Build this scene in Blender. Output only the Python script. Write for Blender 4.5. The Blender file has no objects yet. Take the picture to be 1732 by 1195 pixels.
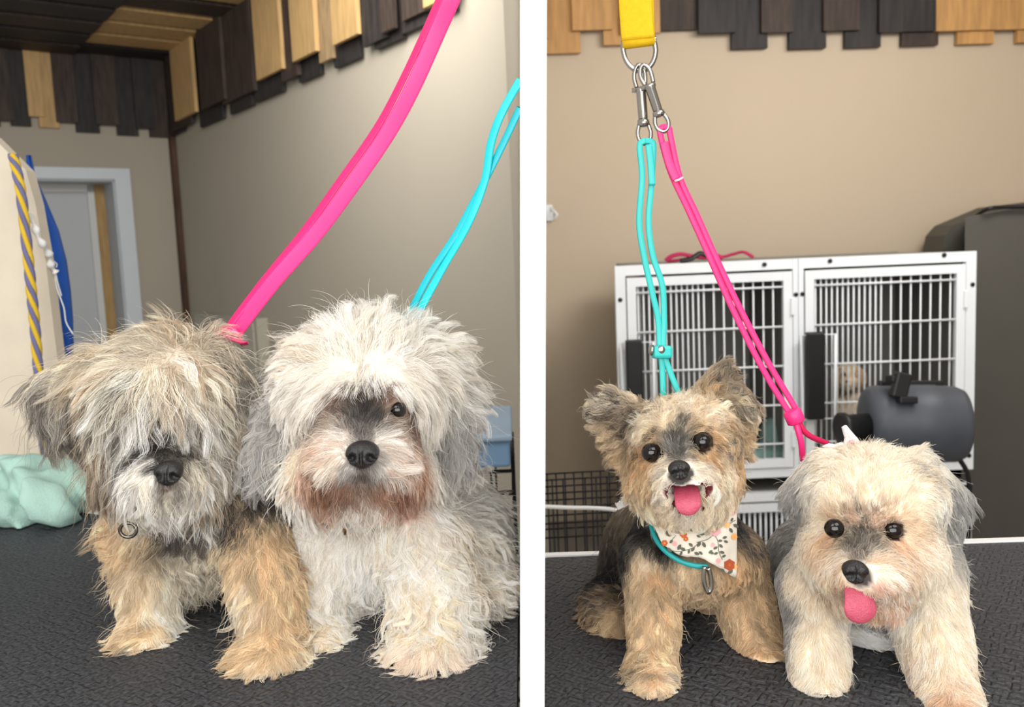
import bpy, bmesh, math, random
import numpy as np
from mathutils import Vector, Matrix
from mathutils.bvhtree import BVHTree
from mathutils.kdtree import KDTree

random.seed(7)
rng = np.random.default_rng(11)
SC = bpy.context.scene
COL = SC.collection

# ---------------------------------------------------------------- camera, world, lights, exposure
F = 1500.0
CX, CY = 866.0, 597.5
PITCH = math.atan(167 / F)
ROLL = math.radians(-2.4)
CAM = Vector((0, 0, 1.2))
R = (Matrix.Rotation(math.pi / 2 - PITCH, 3, 'X') @ Matrix.Rotation(ROLL, 3, 'Z'))
cd = bpy.data.cameras.new('camera')
cd.sensor_width = 36
cd.sensor_fit = 'HORIZONTAL'
cd.lens = 36 * F / 1732
cd.clip_start = .05
cd.dof.use_dof = True
cd.dof.focus_distance = .86
cd.dof.aperture_fstop = 9.5
cam = bpy.data.objects.new('camera', cd)
cam.location = CAM
cam.rotation_euler = R.to_euler()
COL.objects.link(cam)
SC.camera = cam

W = bpy.data.worlds.new('world')
SC.world = W
W.use_nodes = True
W.node_tree.nodes['Background'].inputs[0].default_value = (1.0, .985, .96, 1)
W.node_tree.nodes['Background'].inputs[1].default_value = .42

def area(name, loc, target, size, size_y, power, color=(1, .97, .93)):
    l = bpy.data.lights.new(name, 'AREA')
    l.shape = 'RECTANGLE'
    l.size, l.size_y, l.energy, l.color = size, size_y, power, color
    o = bpy.data.objects.new(name, l)
    o.location = loc
    o.rotation_euler = (Vector(target) - Vector(loc)).to_track_quat('-Z', 'Y').to_euler()
    COL.objects.link(o)
    return o

area('front_fill_light', (-.2, -1.3, 1.5), (0, 1, .95), 2.8, 1.3, 58, (1, .985, .97))  # frontal fill added to brighten the fur, placed as an unseen front window
area('ceiling_lamp_left_room', (-.75, .1, 2.45), (-.4, 1.0, .8), 1.2, .9, 14)
area('ceiling_lamp_left_room_rear', (-.9, 3.0, 2.6), (-1.5, 5.6, 1.2), 1.2, .8, 38)
area('ceiling_lamp_right_room', (.8, .1, 2.4), (.42, .95, .8), 1.2, .9, 14)
area('ceiling_lamp_right_room_rear', (1.5, 2.2, 2.4), (.7, 3.9, 1.3), 1.2, .8, 38, (1, .97, .93))
SC.view_settings.view_transform = 'Standard'
SC.view_settings.look = 'None'
SC.view_settings.gamma = 1
SC.view_settings.use_curve_mapping = False
SC.view_settings.exposure = .3
SC.cycles.max_bounces = 14
SC.cycles.diffuse_bounces = 8
SC.cycles.transmission_bounces = 10
try:
    SC.cycles_curves.shape = 'RIBBONS'
    SC.cycles_curves.subdivisions = 2
except Exception:
    pass

# ---------------------------------------------------------------- helpers: pixels of the 1732 x 1195 photograph to points of the room
def ray(px, py):
    return R @ Vector(((px - CX) / F, -(py - CY) / F, -1))

def P(px, py, Y):
    d = ray(px, py)
    return CAM + d * (Y / d.y)

def T(px, py, z):
    d = ray(px, py)
    return CAM + d * ((z - CAM.z) / d.z)

def plane_hit(px, py, o, n):
    d = ray(px, py)
    return CAM + d * ((o - CAM).dot(n) / d.dot(n))

RT = R.transposed()
def x_at(px, Y, z):
    # the x at which a point of depth Y and height z falls on image column px
    k = (px - CX) / F
    a, b = RT[0], RT[2]
    c = Vector((0, Y, z - CAM.z))
    # (a.x X + a.c) = -k (b.x X + b.c)
    return -(a.dot(c) + k * b.dot(c)) / (a[0] + k * b[0])

RIGHT = R @ Vector((1, 0, 0))
DOWN = R @ Vector((0, -1, 0))
VIEW = R @ Vector((0, 0, -1))

def lin(h):
    h = h.lstrip('#')
    out = []
    for i in (0, 2, 4):
        c = int(h[i:i + 2], 16) / 255
        out.append(c / 12.92 if c <= .04045 else ((c + .055) / 1.055) ** 2.4)
    return out

def coat(h):
    # fur colour as one strand has it: many strands shading each other deepen it
    c = np.array(lin(h)); l = c @ np.array([.25, .65, .1])
    return list(np.clip((l + (c - l) * .86) ** .86, 0, .92))

# ---------------------------------------------------------------- materials
MATS = {}
def mat(name, hexcol, rough=.55, metal=0, noise=0, nscale=30, bump=0, bscale=120, spec=.4, wave=None, coat=0):
    if name in MATS:
        return MATS[name]
    m = bpy.data.materials.new(name)
    m.use_nodes = True
    nt = m.node_tree
    b = nt.nodes['Principled BSDF']
    c = lin(hexcol) + [1]
    b.inputs['Base Color'].default_value = c
    b.inputs['Roughness'].default_value = rough
    b.inputs['Metallic'].default_value = metal
    b.inputs['Specular IOR Level'].default_value = spec
    b.inputs['Coat Weight'].default_value = coat
    tc = nt.nodes.new('ShaderNodeTexCoord')
    if noise:
        n = nt.nodes.new('ShaderNodeTexNoise')
        n.inputs['Scale'].default_value = nscale
        n.inputs['Detail'].default_value = 5
        if wave:
            mp = nt.nodes.new('ShaderNodeMapping')
            mp.inputs['Scale'].default_value = wave
            nt.links.new(tc.outputs['Object'], mp.inputs['Vector'])
            nt.links.new(mp.outputs['Vector'], n.inputs['Vector'])
        else:
            nt.links.new(tc.outputs['Object'], n.inputs['Vector'])
        r = nt.nodes.new('ShaderNodeValToRGB')
        r.color_ramp.elements[0].position = .3
        r.color_ramp.elements[1].position = .7
        r.color_ramp.elements[0].color = [x * (1 - noise) for x in c[:3]] + [1]
        r.color_ramp.elements[1].color = [min(1, x * (1 + noise)) for x in c[:3]] + [1]
        nt.links.new(n.outputs['Fac'], r.inputs['Fac'])
        nt.links.new(r.outputs['Color'], b.inputs['Base Color'])
    if bump:
        n2 = nt.nodes.new('ShaderNodeTexNoise')
        n2.inputs['Scale'].default_value = bscale
        n2.inputs['Detail'].default_value = 3
        nt.links.new(tc.outputs['Object'], n2.inputs['Vector'])
        bp = nt.nodes.new('ShaderNodeBump')
        bp.inputs['Strength'].default_value = bump
        bp.inputs['Distance'].default_value = .002
        nt.links.new(n2.outputs['Fac'], bp.inputs['Height'])
        nt.links.new(bp.outputs['Normal'], b.inputs['Normal'])
    MATS[name] = m
    return m

def attr_mat(name, rough=.7, hair=False):
    m = bpy.data.materials.new(name)
    m.use_nodes = True
    nt = m.node_tree
    b = nt.nodes['Principled BSDF']
    a = nt.nodes.new('ShaderNodeAttribute')
    a.attribute_name = 'coat'
    nt.links.new(a.outputs['Color'], b.inputs['Base Color'])
    b.inputs['Roughness'].default_value = rough
    b.inputs['Specular IOR Level'].default_value = .25 if hair else .2
    if hair:
        out = nt.nodes['Material Output']
        tr = nt.nodes.new('ShaderNodeBsdfTranslucent')
        nt.links.new(a.outputs['Color'], tr.inputs['Color'])
        mx = nt.nodes.new('ShaderNodeMixShader')
        mx.inputs[0].default_value = .3
        nt.links.new(b.outputs[0], mx.inputs[1])
        nt.links.new(tr.outputs[0], mx.inputs[2])
        nt.links.new(mx.outputs[0], out.inputs['Surface'])
    return m

# ---------------------------------------------------------------- object helpers
def tag(o, label=None, cat=None, group=None, kind=None):
    if label: o['label'] = label
    if cat: o['category'] = cat
    if group: o['group'] = group
    if kind: o['kind'] = kind
    return o

def thing(name, label, cat, loc, group=None):
    o = bpy.data.objects.new(name, None)
    o.empty_display_size = .05
    o.location = loc
    COL.objects.link(o)
    return tag(o, label, cat, group)

def put(name, me, parent=None):
    o = bpy.data.objects.new(name, me)
    COL.objects.link(o)
    if parent is not None:
        o.parent = parent
        root = parent
        M = Matrix.Identity(4)
        chain = []
        while root is not None:
            chain.append(root); root = root.parent
        for c in reversed(chain):
            M = M @ Matrix.LocRotScale(c.location, c.rotation_euler, c.scale) if c.parent is None else M @ c.matrix_parent_inverse @ Matrix.LocRotScale(c.location, c.rotation_euler, c.scale)
        o.matrix_parent_inverse = M.inverted()
    return o

class MB:
    """collects geometry in world coordinates, then links it as one mesh object"""
    def __init__(self):
        self.v, self.f, self.s = [], [], []
    def add(self, vs, fs, smooth=False):
        k = len(self.v)
        self.v += [tuple(v) for v in vs]
        for f in fs:
            self.f.append(tuple(i + k for i in f))
            self.s.append(smooth)
        return self
    def hexa(self, b, t):
        # b, t: four corners each, in the same turn
        return self.add(list(b) + list(t), [(3, 2, 1, 0), (4, 5, 6, 7), (0, 1, 5, 4), (1, 2, 6, 5), (2, 3, 7, 6), (3, 0, 4, 7)])
    def box(self, c, s, M=None, bev=0):
        hx, hy, hz = s[0] / 2, s[1] / 2, s[2] / 2
        M = M or Matrix.Identity(3)
        c = Vector(c)
        if not bev:
            q = [c + M @ Vector((x * hx, y * hy, z * hz)) for z in (-1, 1) for x, y in ((-1, -1), (1, -1), (1, 1), (-1, 1))]
            return self.hexa(q[:4], q[4:])
        bm = bmesh.new()
        bmesh.ops.create_cube(bm, size=1)
        for v in bm.verts:
            v.co = Vector((v.co.x * s[0], v.co.y * s[1], v.co.z * s[2]))
        bmesh.ops.bevel(bm, geom=bm.edges[:], offset=bev, segments=2, affect='EDGES', profile=.5)
        bm.verts.index_update()
        self.add([c + M @ v.co for v in bm.verts], [[v.index for v in f.verts] for f in bm.faces])
        bm.free()
        return self
    def tube(self, pts, r, n=8, caps=True, closed=False):
        pts = [Vector(p) for p in pts]
        m = len(pts)
        rs = r if isinstance(r, (list, tuple)) else [r] * m
        ring = []
        prev = None
        for i, p in enumerate(pts):
            if closed:
                t = pts[(i + 1) % m] - pts[i - 1]
            else:
                t = pts[min(i + 1, m - 1)] - pts[max(i - 1, 0)]
            t.normalize()
            if prev is None:
                u = t.orthogonal().normalized()
            else:
                u = (prev - t * prev.dot(t))
                u = u.normalized() if u.length > 1e-6 else t.orthogonal().normalized()
            prev = u
            w = t.cross(u)
            ring.append([p + (u * math.cos(a) + w * math.sin(a)) * rs[i] for a in (2 * math.pi * j / n for j in range(n))])
        vs = [v for q in ring for v in q]
        fs = []
        for i in range(m if closed else m - 1):
            k = (i + 1) % m
            for j in range(n):
                fs.append((i * n + j, i * n + (j + 1) % n, k * n + (j + 1) % n, k * n + j))
        if caps and not closed:
            fs.append(tuple(range(n - 1, -1, -1)))
            fs.append(tuple((m - 1) * n + j for j in range(n)))
        return self.add(vs, fs, True)
    def strap(self, pts, w, th, face, tw=None):
        # flat band along pts; face = direction the flat side looks to (a vector or one per point)
        pts = [Vector(p) for p in pts]
        m = len(pts)
        ws = w if isinstance(w, (list, tuple)) else [w] * m
        sec = []
        for k in range(12):
            a = 2 * math.pi * k / 12
            x = math.copysign(abs(math.cos(a)) ** .45, math.cos(a))
            y = math.copysign(abs(math.sin(a)) ** .45, math.sin(a))
            sec.append((x / 2, y / 2))
        vs, fs = [], []
        for i, p in enumerate(pts):
            t = (pts[min(i + 1, m - 1)] - pts[max(i - 1, 0)]).normalized()
            fc = Vector(face[i] if isinstance(face, list) else face)
            nrm = (fc - t * fc.dot(t)).normalized()
            u = t.cross(nrm)
            vs += [p + u * (a * ws[i]) + nrm * (b * th) for a, b in sec]
        for i in range(m - 1):
            for j in range(12):
                fs.append((i * 12 + j, i * 12 + (j + 1) % 12, (i + 1) * 12 + (j + 1) % 12, (i + 1) * 12 + j))
        fs.append(tuple(range(11, -1, -1)))
        fs.append(tuple((m - 1) * 12 + j for j in range(12)))
        return self.add(vs, fs, True)
    def lathe(self, c, axis, prof, n=24):
        # prof: (radius, distance along axis)
        axis = Vector(axis).normalized()
        u = axis.orthogonal().normalized()
        w = axis.cross(u)
        c = Vector(c)
        vs, fs = [], []
        for r, h in prof:
            vs += [c + axis * h + (u * math.cos(a) + w * math.sin(a)) * r for a in (2 * math.pi * j / n for j in range(n))]
        for i in range(len(prof) - 1):
            for j in range(n):
                fs.append((i * n + j, i * n + (j + 1) % n, (i + 1) * n + (j + 1) % n, (i + 1) * n + j))
        fs.append(tuple(range(n - 1, -1, -1)))
        fs.append(tuple((len(prof) - 1) * n + j for j in range(n)))
        return self.add(vs, fs, True)
    def mesh(self, name, m):
        me = bpy.data.meshes.new(name)
        me.from_pydata(self.v, [], self.f)
        me.polygons.foreach_set('use_smooth', self.s)
        if m: me.materials.append(m)
        bm = bmesh.new(); bm.from_mesh(me)
        bmesh.ops.recalc_face_normals(bm, faces=bm.faces)
        bm.to_mesh(me); bm.free()
        me.update()
        return me
    def build(self, name, m, parent=None):
        return put(name, self.mesh(name, m), parent)

def struct(name, mb, m, parent=None):
    return tag(mb.build(name, m, parent), kind=None if parent else 'structure')

def smooth_path(pts, k=8):
    pts = [Vector(p) for p in pts]
    out = []
    n = len(pts)
    for i in range(n - 1):
        a, b, c, d = pts[max(i - 1, 0)], pts[i], pts[i + 1], pts[min(i + 2, n - 1)]
        for j in range(k):
            t = j / k
            out.append(.5 * ((2 * b) + (c - a) * t + (2 * a - 5 * b + 4 * c - d) * t * t + (3 * b - a - 3 * c + d) * t ** 3))
    out.append(pts[-1])
    return out

# ---------------------------------------------------------------- continuous bodies: a distance field of limbs blended into one surface
class Field:
    def __init__(self, k=.02):
        self.prims, self.cuts, self.k, self.ck = [], [], k, .004
    def ell(self, c, r, rot=None, cut=False):
        M = np.array(rot if rot is not None else Matrix.Identity(3))
        (self.cuts if cut else self.prims).append(('e', np.array(c), np.array(r), M))
    def cone(self, a, ra, b, rb, cut=False):
        (self.cuts if cut else self.prims).append(('c', np.array(a), ra, np.array(b), rb))
    def tri(self, a, b, c, th):
        self.prims.append(('t', np.array(a), np.array(b), np.array(c), th))
    @staticmethod
    def d(p, X):
        if p[0] == 'e':
            q = (X - p[1]) @ p[3]
            k0 = np.linalg.norm(q / p[2], axis=-1)
            k1 = np.linalg.norm(q / (p[2] ** 2), axis=-1)
            return k0 * (k0 - 1) / np.maximum(k1, 1e-6)
        if p[0] == 'c':
            ba = p[3] - p[1]
            t = np.clip(((X - p[1]) @ ba) / (ba @ ba), 0, 1)
            return np.linalg.norm(X - p[1] - t[..., None] * ba, axis=-1) - (p[2] + (p[4] - p[2]) * t)
        a, b, c, th = p[1:]
        ba, cb, ac = b - a, c - b, a - c
        n = np.cross(ba, ac)
        pa, pb, pc = X - a, X - b, X - c
        ins = (np.sign(pa @ np.cross(ba, n)) + np.sign(pb @ np.cross(cb, n)) + np.sign(pc @ np.cross(ac, n))) < 2
        def e(q, v):
            t = np.clip((q @ v) / (v @ v), 0, 1)
            w = v * t[..., None] - q
            return (w * w).sum(-1)
        dd = np.where(ins, np.minimum(np.minimum(e(pa, ba), e(pb, cb)), e(pc, ac)), (pa @ n) ** 2 / (n @ n))
        return np.sqrt(dd) - th
    def eval(self, X):
        D = None
        k = self.k
        for p in self.prims:
            d = self.d(p, X)
            if D is None: D = d
            else:
                kk = k * (.45 if p[0] == 't' else 1)
                h = np.clip(.5 + .5 * (D - d) / kk, 0, 1)
                D = D + (d - D) * h - kk * h * (1 - h)
        for p in self.cuts:
            d = -self.d(p, X)
            kk = self.ck
            h = np.clip(.5 - .5 * (D - d) / kk, 0, 1)
            D = D + (d - D) * h + kk * h * (1 - h)
        return D
    def bounds(self, pad):
        lo, hi = np.full(3, 9.), np.full(3, -9.)
        for p in self.prims:
            if p[0] == 'e': pts, r = [p[1]], p[2].max()
            elif p[0] == 'c': pts, r = [p[1], p[3]], max(p[2], p[4])
            else: pts, r = [p[1], p[2], p[3]], p[4]
            for q in pts:
                lo = np.minimum(lo, q - r); hi = np.maximum(hi, q + r)
        return lo - pad, hi + pad
    def grid(self, h, pad, zmin=None):
        lo, hi = self.bounds(pad)
        n = np.ceil((hi - lo) / h).astype(int) + 1
        ax = [lo[i] + h * np.arange(n[i]) for i in range(3)]
        X = np.stack(np.meshgrid(*ax, indexing='ij'), -1)
        V = np.empty(n)
        for i in range(0, n[0], 16):
            V[i:i + 16] = self.eval(X[i:i + 16])
        if zmin is not None:
            V = np.maximum(V, zmin - X[..., 2])
        self.lo, self.h, self.n, self.V = lo, h, n, V
        self.G = np.stack(np.gradient(V, h), -1)
        return V
    def sample(self, Q, arr):
        g = (Q - self.lo) / self.h
        g = np.clip(g, 0, self.n - 1.001)
        i = g.astype(int); f = g - i
        out = 0
        for dx in (0, 1):
            for dy in (0, 1):
                for dz in (0, 1):
                    w = (f[..., 0] if dx else 1 - f[..., 0]) * (f[..., 1] if dy else 1 - f[..., 1]) * (f[..., 2] if dz else 1 - f[..., 2])
                    a = arr[i[..., 0] + dx, i[..., 1] + dy, i[..., 2] + dz]
                    out = out + (w[..., None] * a if arr.ndim == 4 else w * a)
        return out
    def surface(self):
        V = self.V
        s = V < 0
        nx, ny, nz = V.shape
        acc = np.zeros((nx - 1, ny - 1, nz - 1, 3)); cnt = np.zeros((nx - 1, ny - 1, nz - 1))
        corners = [(x, y, z) for x in (0, 1) for y in (0, 1) for z in (0, 1)]
        def sl(c): return tuple(slice(c[i], V.shape[i] - 1 + c[i]) for i in range(3))
        for a in corners:
            for ax in range(3):
                if a[ax]: continue
                b = list(a); b[ax] = 1; b = tuple(b)
                va, vb = V[sl(a)], V[sl(b)]
                m = s[sl(a)] != s[sl(b)]
                t = np.where(m, va / np.where(m, va - vb, 1), 0)
                p = np.zeros(acc.shape)
                for i in range(3): p[..., i] = a[i]
                p[..., ax] = t
                acc += p * m[..., None]; cnt += m
        act = cnt > 0
        idx = np.full(act.shape, -1); idx[act] = np.arange(act.sum())
        cell = np.argwhere(act)
        verts = self.lo + self.h * (cell + acc[act] / cnt[act][:, None])
        faces = []
        for ax in range(3):
            b1, b2 = (ax + 1) % 3, (ax + 2) % 3
            A = [slice(None)] * 3; B = [slice(None)] * 3
            A[ax] = slice(0, -1); B[ax] = slice(1, None)
            for o in (b1, b2):
                A[o] = slice(1, -1); B[o] = slice(1, -1)
            sa, sb = s[tuple(A)], s[tuple(B)]
            e = np.argwhere(sa != sb)
            if not len(e): continue
            fl = sa[tuple(e.T)]
            e = e.copy(); e[:, b1] += 1; e[:, b2] += 1
            def ce(d1, d2):
                q = e.copy(); q[:, b1] -= d1; q[:, b2] -= d2
                return idx[q[:, 0], q[:, 1], q[:, 2]]
            qd = np.stack([ce(1, 1), ce(0, 1), ce(0, 0), ce(1, 0)], 1)
            qd[~fl] = qd[~fl][:, ::-1]
            faces.append(qd)
        return verts, np.concatenate(faces)

def field_mesh(fd, h, name, m, zmin=None, pad=.02):
    fd.grid(h, pad, zmin)
    v, f = fd.surface()
    me = bpy.data.meshes.new(name)
    me.from_pydata(v.tolist(), [], f.tolist())
    me.polygons.foreach_set('use_smooth', [True] * len(f))
    if m: me.materials.append(m)
    me.update()
    return me, v, f

# ---------------------------------------------------------------- dogs: skin surface + strands of fur
TABLE_Z = .80
HAIR = attr_mat('fur_strands', .55, True)
SKIN = attr_mat('fur_undercoat', .9)
NOSE_M = mat('nose_leather', '141314', .34, bump=.5, bscale=900, spec=.55)
EYE_M = mat('eye_dark', '0c0605', .05, spec=.5)
TONGUE_M = mat('tongue_pink', 'b54a60', .4, noise=.08, nscale=260, bump=.5, bscale=900, spec=.5)
NK = 10

class Dog:
    def __init__(self, k=.022):
        self.fd = Field(k)
        self.holes, self.eyes, self.skin = [], [], []
    def e(self, px, py, Y, rx, ry, rz, rot=0, cut=False):
        s = Y / F
        a = math.radians(rot)
        ax = RIGHT * math.cos(a) + DOWN * math.sin(a)
        ay = -RIGHT * math.sin(a) + DOWN * math.cos(a)
        az = ax.cross(ay)
        M = Matrix((ax, ay, az)).transposed()
        self.fd.ell(P(px, py, Y), (rx * s, ry * s, rz), M, cut)
    def c(self, *q):
        # chain of (px, py, Y, r px)
        for a, b in zip(q, q[1:]):
            self.fd.cone(P(*a[:3]), a[3] * a[2] / F, P(*b[:3]), b[3] * b[2] / F)
    def t(self, a, b, c, th):
        self.fd.tri(P(*a), P(*b), P(*c), th)
    def eye(self, px, py, Y, r):
        p = P(px, py, Y)
        self.eyes.append((p, r * Y / F))
        return p

def interp(Q, Nn, sp, sn, vals, pw=2.6, kn=.0014):
    out = np.zeros((len(Q), vals.shape[1]))
    for i in range(0, len(Q), 20000):
        q, n = Q[i:i + 20000], Nn[i:i + 20000]
        d2 = ((q[:, None] - sp[None]) ** 2).sum(-1) + kn * (1 - n @ sn.T)
        w = 1 / (d2 + 4e-5) ** pw
        w /= w.sum(1, keepdims=True)
        out[i:i + 20000] = w @ vals
    return out

def build_dog(dog, root, strokes, n, h=.004, rad=.00013, clump=26, clumpy=.6, wave=.06, grav=.35, cvar=.13, zmin=TABLE_Z + .001, stray=.03, dith=.004):
    fd = dog.fd
    me, v, f = field_mesh(fd, h, 'body', SKIN, zmin)
    bvh = BVHTree.FromPolygons(v.tolist(), f.tolist())
    S = []
    for st in strokes:
        px, py, ang, ln, lift, c1, c2, mix = st[:8]
        wv = st[8] if len(st) > 8 else wave
        d = ray(px, py).normalized()
        loc, nr, _, _ = bvh.ray_cast(CAM, d)
        if loc is None:
            c = Vector(fd.prims[0][1])
            loc, nr, _, _ = bvh.find_nearest(CAM + d * ((c - CAM).dot(d)))
        a = math.radians(ang)
        fl = RIGHT * math.cos(a) + DOWN * math.sin(a)
        sc = (loc - CAM).dot(VIEW) / F
        S.append((loc, nr, list(fl) + [ln * sc, lift, mix, wv] + coat(c1) + coat(c2)))
    sp = np.array([s[0] for s in S]); vals = np.array([s[2] for s in S])
    def nrm(x): return x / np.maximum(np.linalg.norm(x, axis=-1, keepdims=True), 1e-9)
    sn = nrm(fd.sample(sp, fd.G))
    # undercoat colour on the skin
    vn = nrm(fd.sample(v, fd.G))
    iv = interp(v, vn, sp, sn, vals)
    cv = iv[:, 7:10] * (1 - iv[:, 5:6]) + iv[:, 10:13] * iv[:, 5:6]
    for c, r, hx in dog.skin:
        d = np.linalg.norm(v - np.array(c), axis=1)
        w = np.clip((r * 1.1 - d) / (r * .2), 0, 1)[:, None]
        cv = cv * (1 - w) + np.array(lin(hx)) * w
    at = me.attributes.new('coat', 'FLOAT_COLOR', 'POINT')
    at.data.foreach_set('color', np.concatenate([cv, np.ones((len(v), 1))], 1).astype(np.float32).ravel())
    body = put('body', me, root)
    # roots
    q = v[f]
    tr = np.concatenate([q[:, [0, 1, 2]], q[:, [0, 2, 3]]])
    cr = np.cross(tr[:, 1] - tr[:, 0], tr[:, 2] - tr[:, 0])
    ar = np.linalg.norm(cr, axis=1)
    cen = tr.mean(1)
    fn = nrm(fd.sample(cen, fd.G))
    facing = (fn * nrm(np.array(CAM) - cen)).sum(1)
    ar = ar * np.where(facing > -.3, 1, .3) * (cen[:, 2] > zmin + .002)
    for c, r in dog.holes:
        ar[np.linalg.norm(cen - np.array(c), axis=1) < r] = 0
    t = rng.choice(len(tr), n, p=ar / ar.sum())
    a, b = rng.random(n), rng.random(n)
    m = a + b > 1; a[m], b[m] = 1 - a[m], 1 - b[m]
    p0 = tr[t, 0] + (tr[t, 1] - tr[t, 0]) * a[:, None] + (tr[t, 2] - tr[t, 0]) * b[:, None]
    N = nrm(fd.sample(p0, fd.G))
    I = interp(p0 + rng.normal(0, dith, p0.shape), N, sp, sn, vals)
    nc = max(20, n // clump)
    ci = rng.choice(n, nc, replace=False)
    kd = KDTree(nc)
    for i, k in enumerate(ci): kd.insert(p0[k], i)
    kd.balance()
    own = np.array([kd.find(p)[1] for p in p0.tolist()])
    cl_b = rng.normal(0, 1, nc); cl_l = rng.normal(1, .14, nc); cl_ph = rng.random(nc) * 6.28; cl_f = rng.uniform(.5, 1.15, nc)
    cl_d = rng.normal(0, 1, (nc, 3)); cl_m = rng.random(nc)
    ln = I[:, 3] * np.clip(cl_l[own] * rng.normal(1, .12, n), .5, 1.5)
    fl = nrm(I[:, :3] + .13 * cl_d[own] + rng.normal(0, .07, (n, 3)))
    fl = nrm(fl - N * (fl * N).sum(1, keepdims=True) * .92)
    lift = np.clip(I[:, 4] * np.clip(1 + .25 * cl_d[own][:, 0], .5, 1.6), 0, 1)
    st = rng.random(n) < stray
    fl[st] = nrm(fl[st] + rng.normal(0, .5, (st.sum(), 3))); lift[st] = np.clip(lift[st] + .3, 0, 1); ln[st] *= 1.15
    down = np.array([0, 0, -1.])
    pts = np.empty((n, NK, 3)); pts[:, 0] = p0 - N * .001
    cur = pts[:, 0].copy()
    for k in range(1, NK):
        s = k / (NK - 1)
        L = (lift * (1 - .75 * s))[:, None]
        d = nrm(N * L + fl * (1 - L) + down * (grav * s * np.minimum(ln / .04, 1.2))[:, None])
        cur = cur + d * (ln / (NK - 1))[:, None]
        pts[:, k] = cur
    bn = nrm(np.cross(fl, N))
    for k in range(1, NK):
        s = k / (NK - 1)
        A = I[:, 6] * ln * s ** .6
        pts[:, k] += bn * (A * np.sin(cl_ph[own] + 6.28 * cl_f[own] * s * 1.3))[:, None] + N * (A * .5 * np.cos(cl_ph[own] * 1.7 + 6.28 * cl_f[own] * s * 1.3))[:, None]
    g = pts[ci][own]
    off = pts[:, :1] - g[:, :1]
    for k in range(1, NK):
        s = k / (NK - 1)
        w = (clumpy * (.5 + .5 * np.clip(I[:, 6] / max(wave, .03), 0, 1)) * s ** .8 * (~st))[:, None]
        tgt = g[:, k] + off[:, 0] * (1 - .8 * s)
        pts[:, k] = pts[:, k] * (1 - w) + tgt * w
    clr = .0008 + rng.random(n) * .0035
    for k in range(1, NK):
        for _ in range(2):
            d = fd.sample(pts[:, k], fd.V)
            G = nrm(fd.sample(pts[:, k], fd.G))
            pu = np.clip(clr * min(1, 2 * k / NK) - d, 0, .02)
            pts[:, k] += G * pu[:, None]
        for c, r in dog.eyes:
            o = pts[:, k] - np.array(c)
            dd = np.linalg.norm(o, axis=1)
            m = dd < r * 1.12
            pts[m, k] += nrm(o[m]) * (r * 1.12 - dd[m])[:, None]
    pts[..., 2] = np.maximum(pts[..., 2], zmin + .0006)
    pick = np.where(.55 * cl_m[own] + .45 * rng.random(n) < .5 + (I[:, 5] - .5) * .72 * (np.abs(I[:, 5] - .5) < .5) + (I[:, 5] >= .99) - (I[:, 5] <= .01), 1, 0)[:, None]
    soft = .82
    mixv = pick * soft + (1 - soft) * np.clip(I[:, 5:6], 0, 1)
    mixv = np.where(I[:, 5:6] <= .01, 0, mixv)
    ccol = I[:, 7:10] * (1 - mixv) + I[:, 10:13] * mixv
    ccol = np.clip(ccol * np.exp(cvar * cl_b[own] + rng.normal(0, .1, n))[:, None], 0.004, .93)
    hc = bpy.data.hair_curves.new('fur')
    hc.add_curves([NK] * n)
    hc.position_data.foreach_set('vector', (pts.astype(np.float32)).ravel())
    ra = hc.attributes.get('radius') or hc.attributes.new('radius', 'FLOAT', 'POINT')
    prof = np.interp(np.linspace(0, 7, NK), range(8), [1, 1.05, 1.05, 1, .92, .8, .6, .25]) * rad
    ra.data.foreach_set('value', (prof[None] * rng.uniform(.75, 1.3, (n, 1))).astype(np.float32).ravel())
    ca = hc.attributes.new('coat', 'FLOAT_COLOR', 'CURVE')
    ca.data.foreach_set('color', np.concatenate([ccol, np.ones((n, 1))], 1).astype(np.float32).ravel())
    hc.materials.append(HAIR)
    fur = put('fur', hc, root)
    for c, r in dog.eyes:
        mb = MB()
        ax = (CAM - c).normalized()
        mb.lathe(c, ax, [(r * math.sin(math.pi * i / 16), -r * math.cos(math.pi * i / 16)) for i in range(1, 16)], 24)
        mb.build('eye', EYE_M, root)['label'] = 'dark glossy eye'
    return body, bvh

def nose(root, px, py, Y, w, hgt, tilt=0, upturn=0):
    # leathery nose with two nostrils and a groove
    s = Y / F
    a = math.radians(tilt)
    ax = RIGHT * math.cos(a) + DOWN * math.sin(a)
    ay = -RIGHT * math.sin(a) + DOWN * math.cos(a)
    az = -VIEW
    M = Matrix((ax, ay, az)).transposed()
    o = P(px, py, Y)
    q = lambda x, y, z: o + (ax * x + ay * y + az * z) * s
    fd = Field(w * s * .25)
    fd.ell(q(0, -.1 * hgt, -.25 * w), (w * .5 * s, hgt * .42 * s, w * .42 * s), M)
    fd.ell(q(-.24 * w, .08 * hgt, 0), (w * .24 * s, hgt * .33 * s, w * .22 * s), M)
    fd.ell(q(.24 * w, .08 * hgt, 0), (w * .24 * s, hgt * .33 * s, w * .22 * s), M)
    fd.ell(q(0, .25 * hgt, -.1 * w), (w * .2 * s, hgt * .3 * s, w * .25 * s), M)
    for k in (-1, 1):
        fd.ell(q(k * .27 * w, .1 * hgt, .2 * w), (w * .1 * s, hgt * .12 * s, w * .16 * s), M, cut=True)
        fd.ell(q(k * .4 * w, .2 * hgt, .1 * w), (w * .12 * s, hgt * .05 * s, w * .12 * s), M, cut=True)
    fd.ell(q(0, .3 * hgt, .22 * w), (w * .025 * s, hgt * .35 * s, w * .1 * s), M, cut=True)
    me, _, _ = field_mesh(fd, w * s / 34, 'nose', NOSE_M, None, .003)
    o2 = put('nose', me, root)
    o2['label'] = 'black leathery nose'
    return o2

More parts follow.
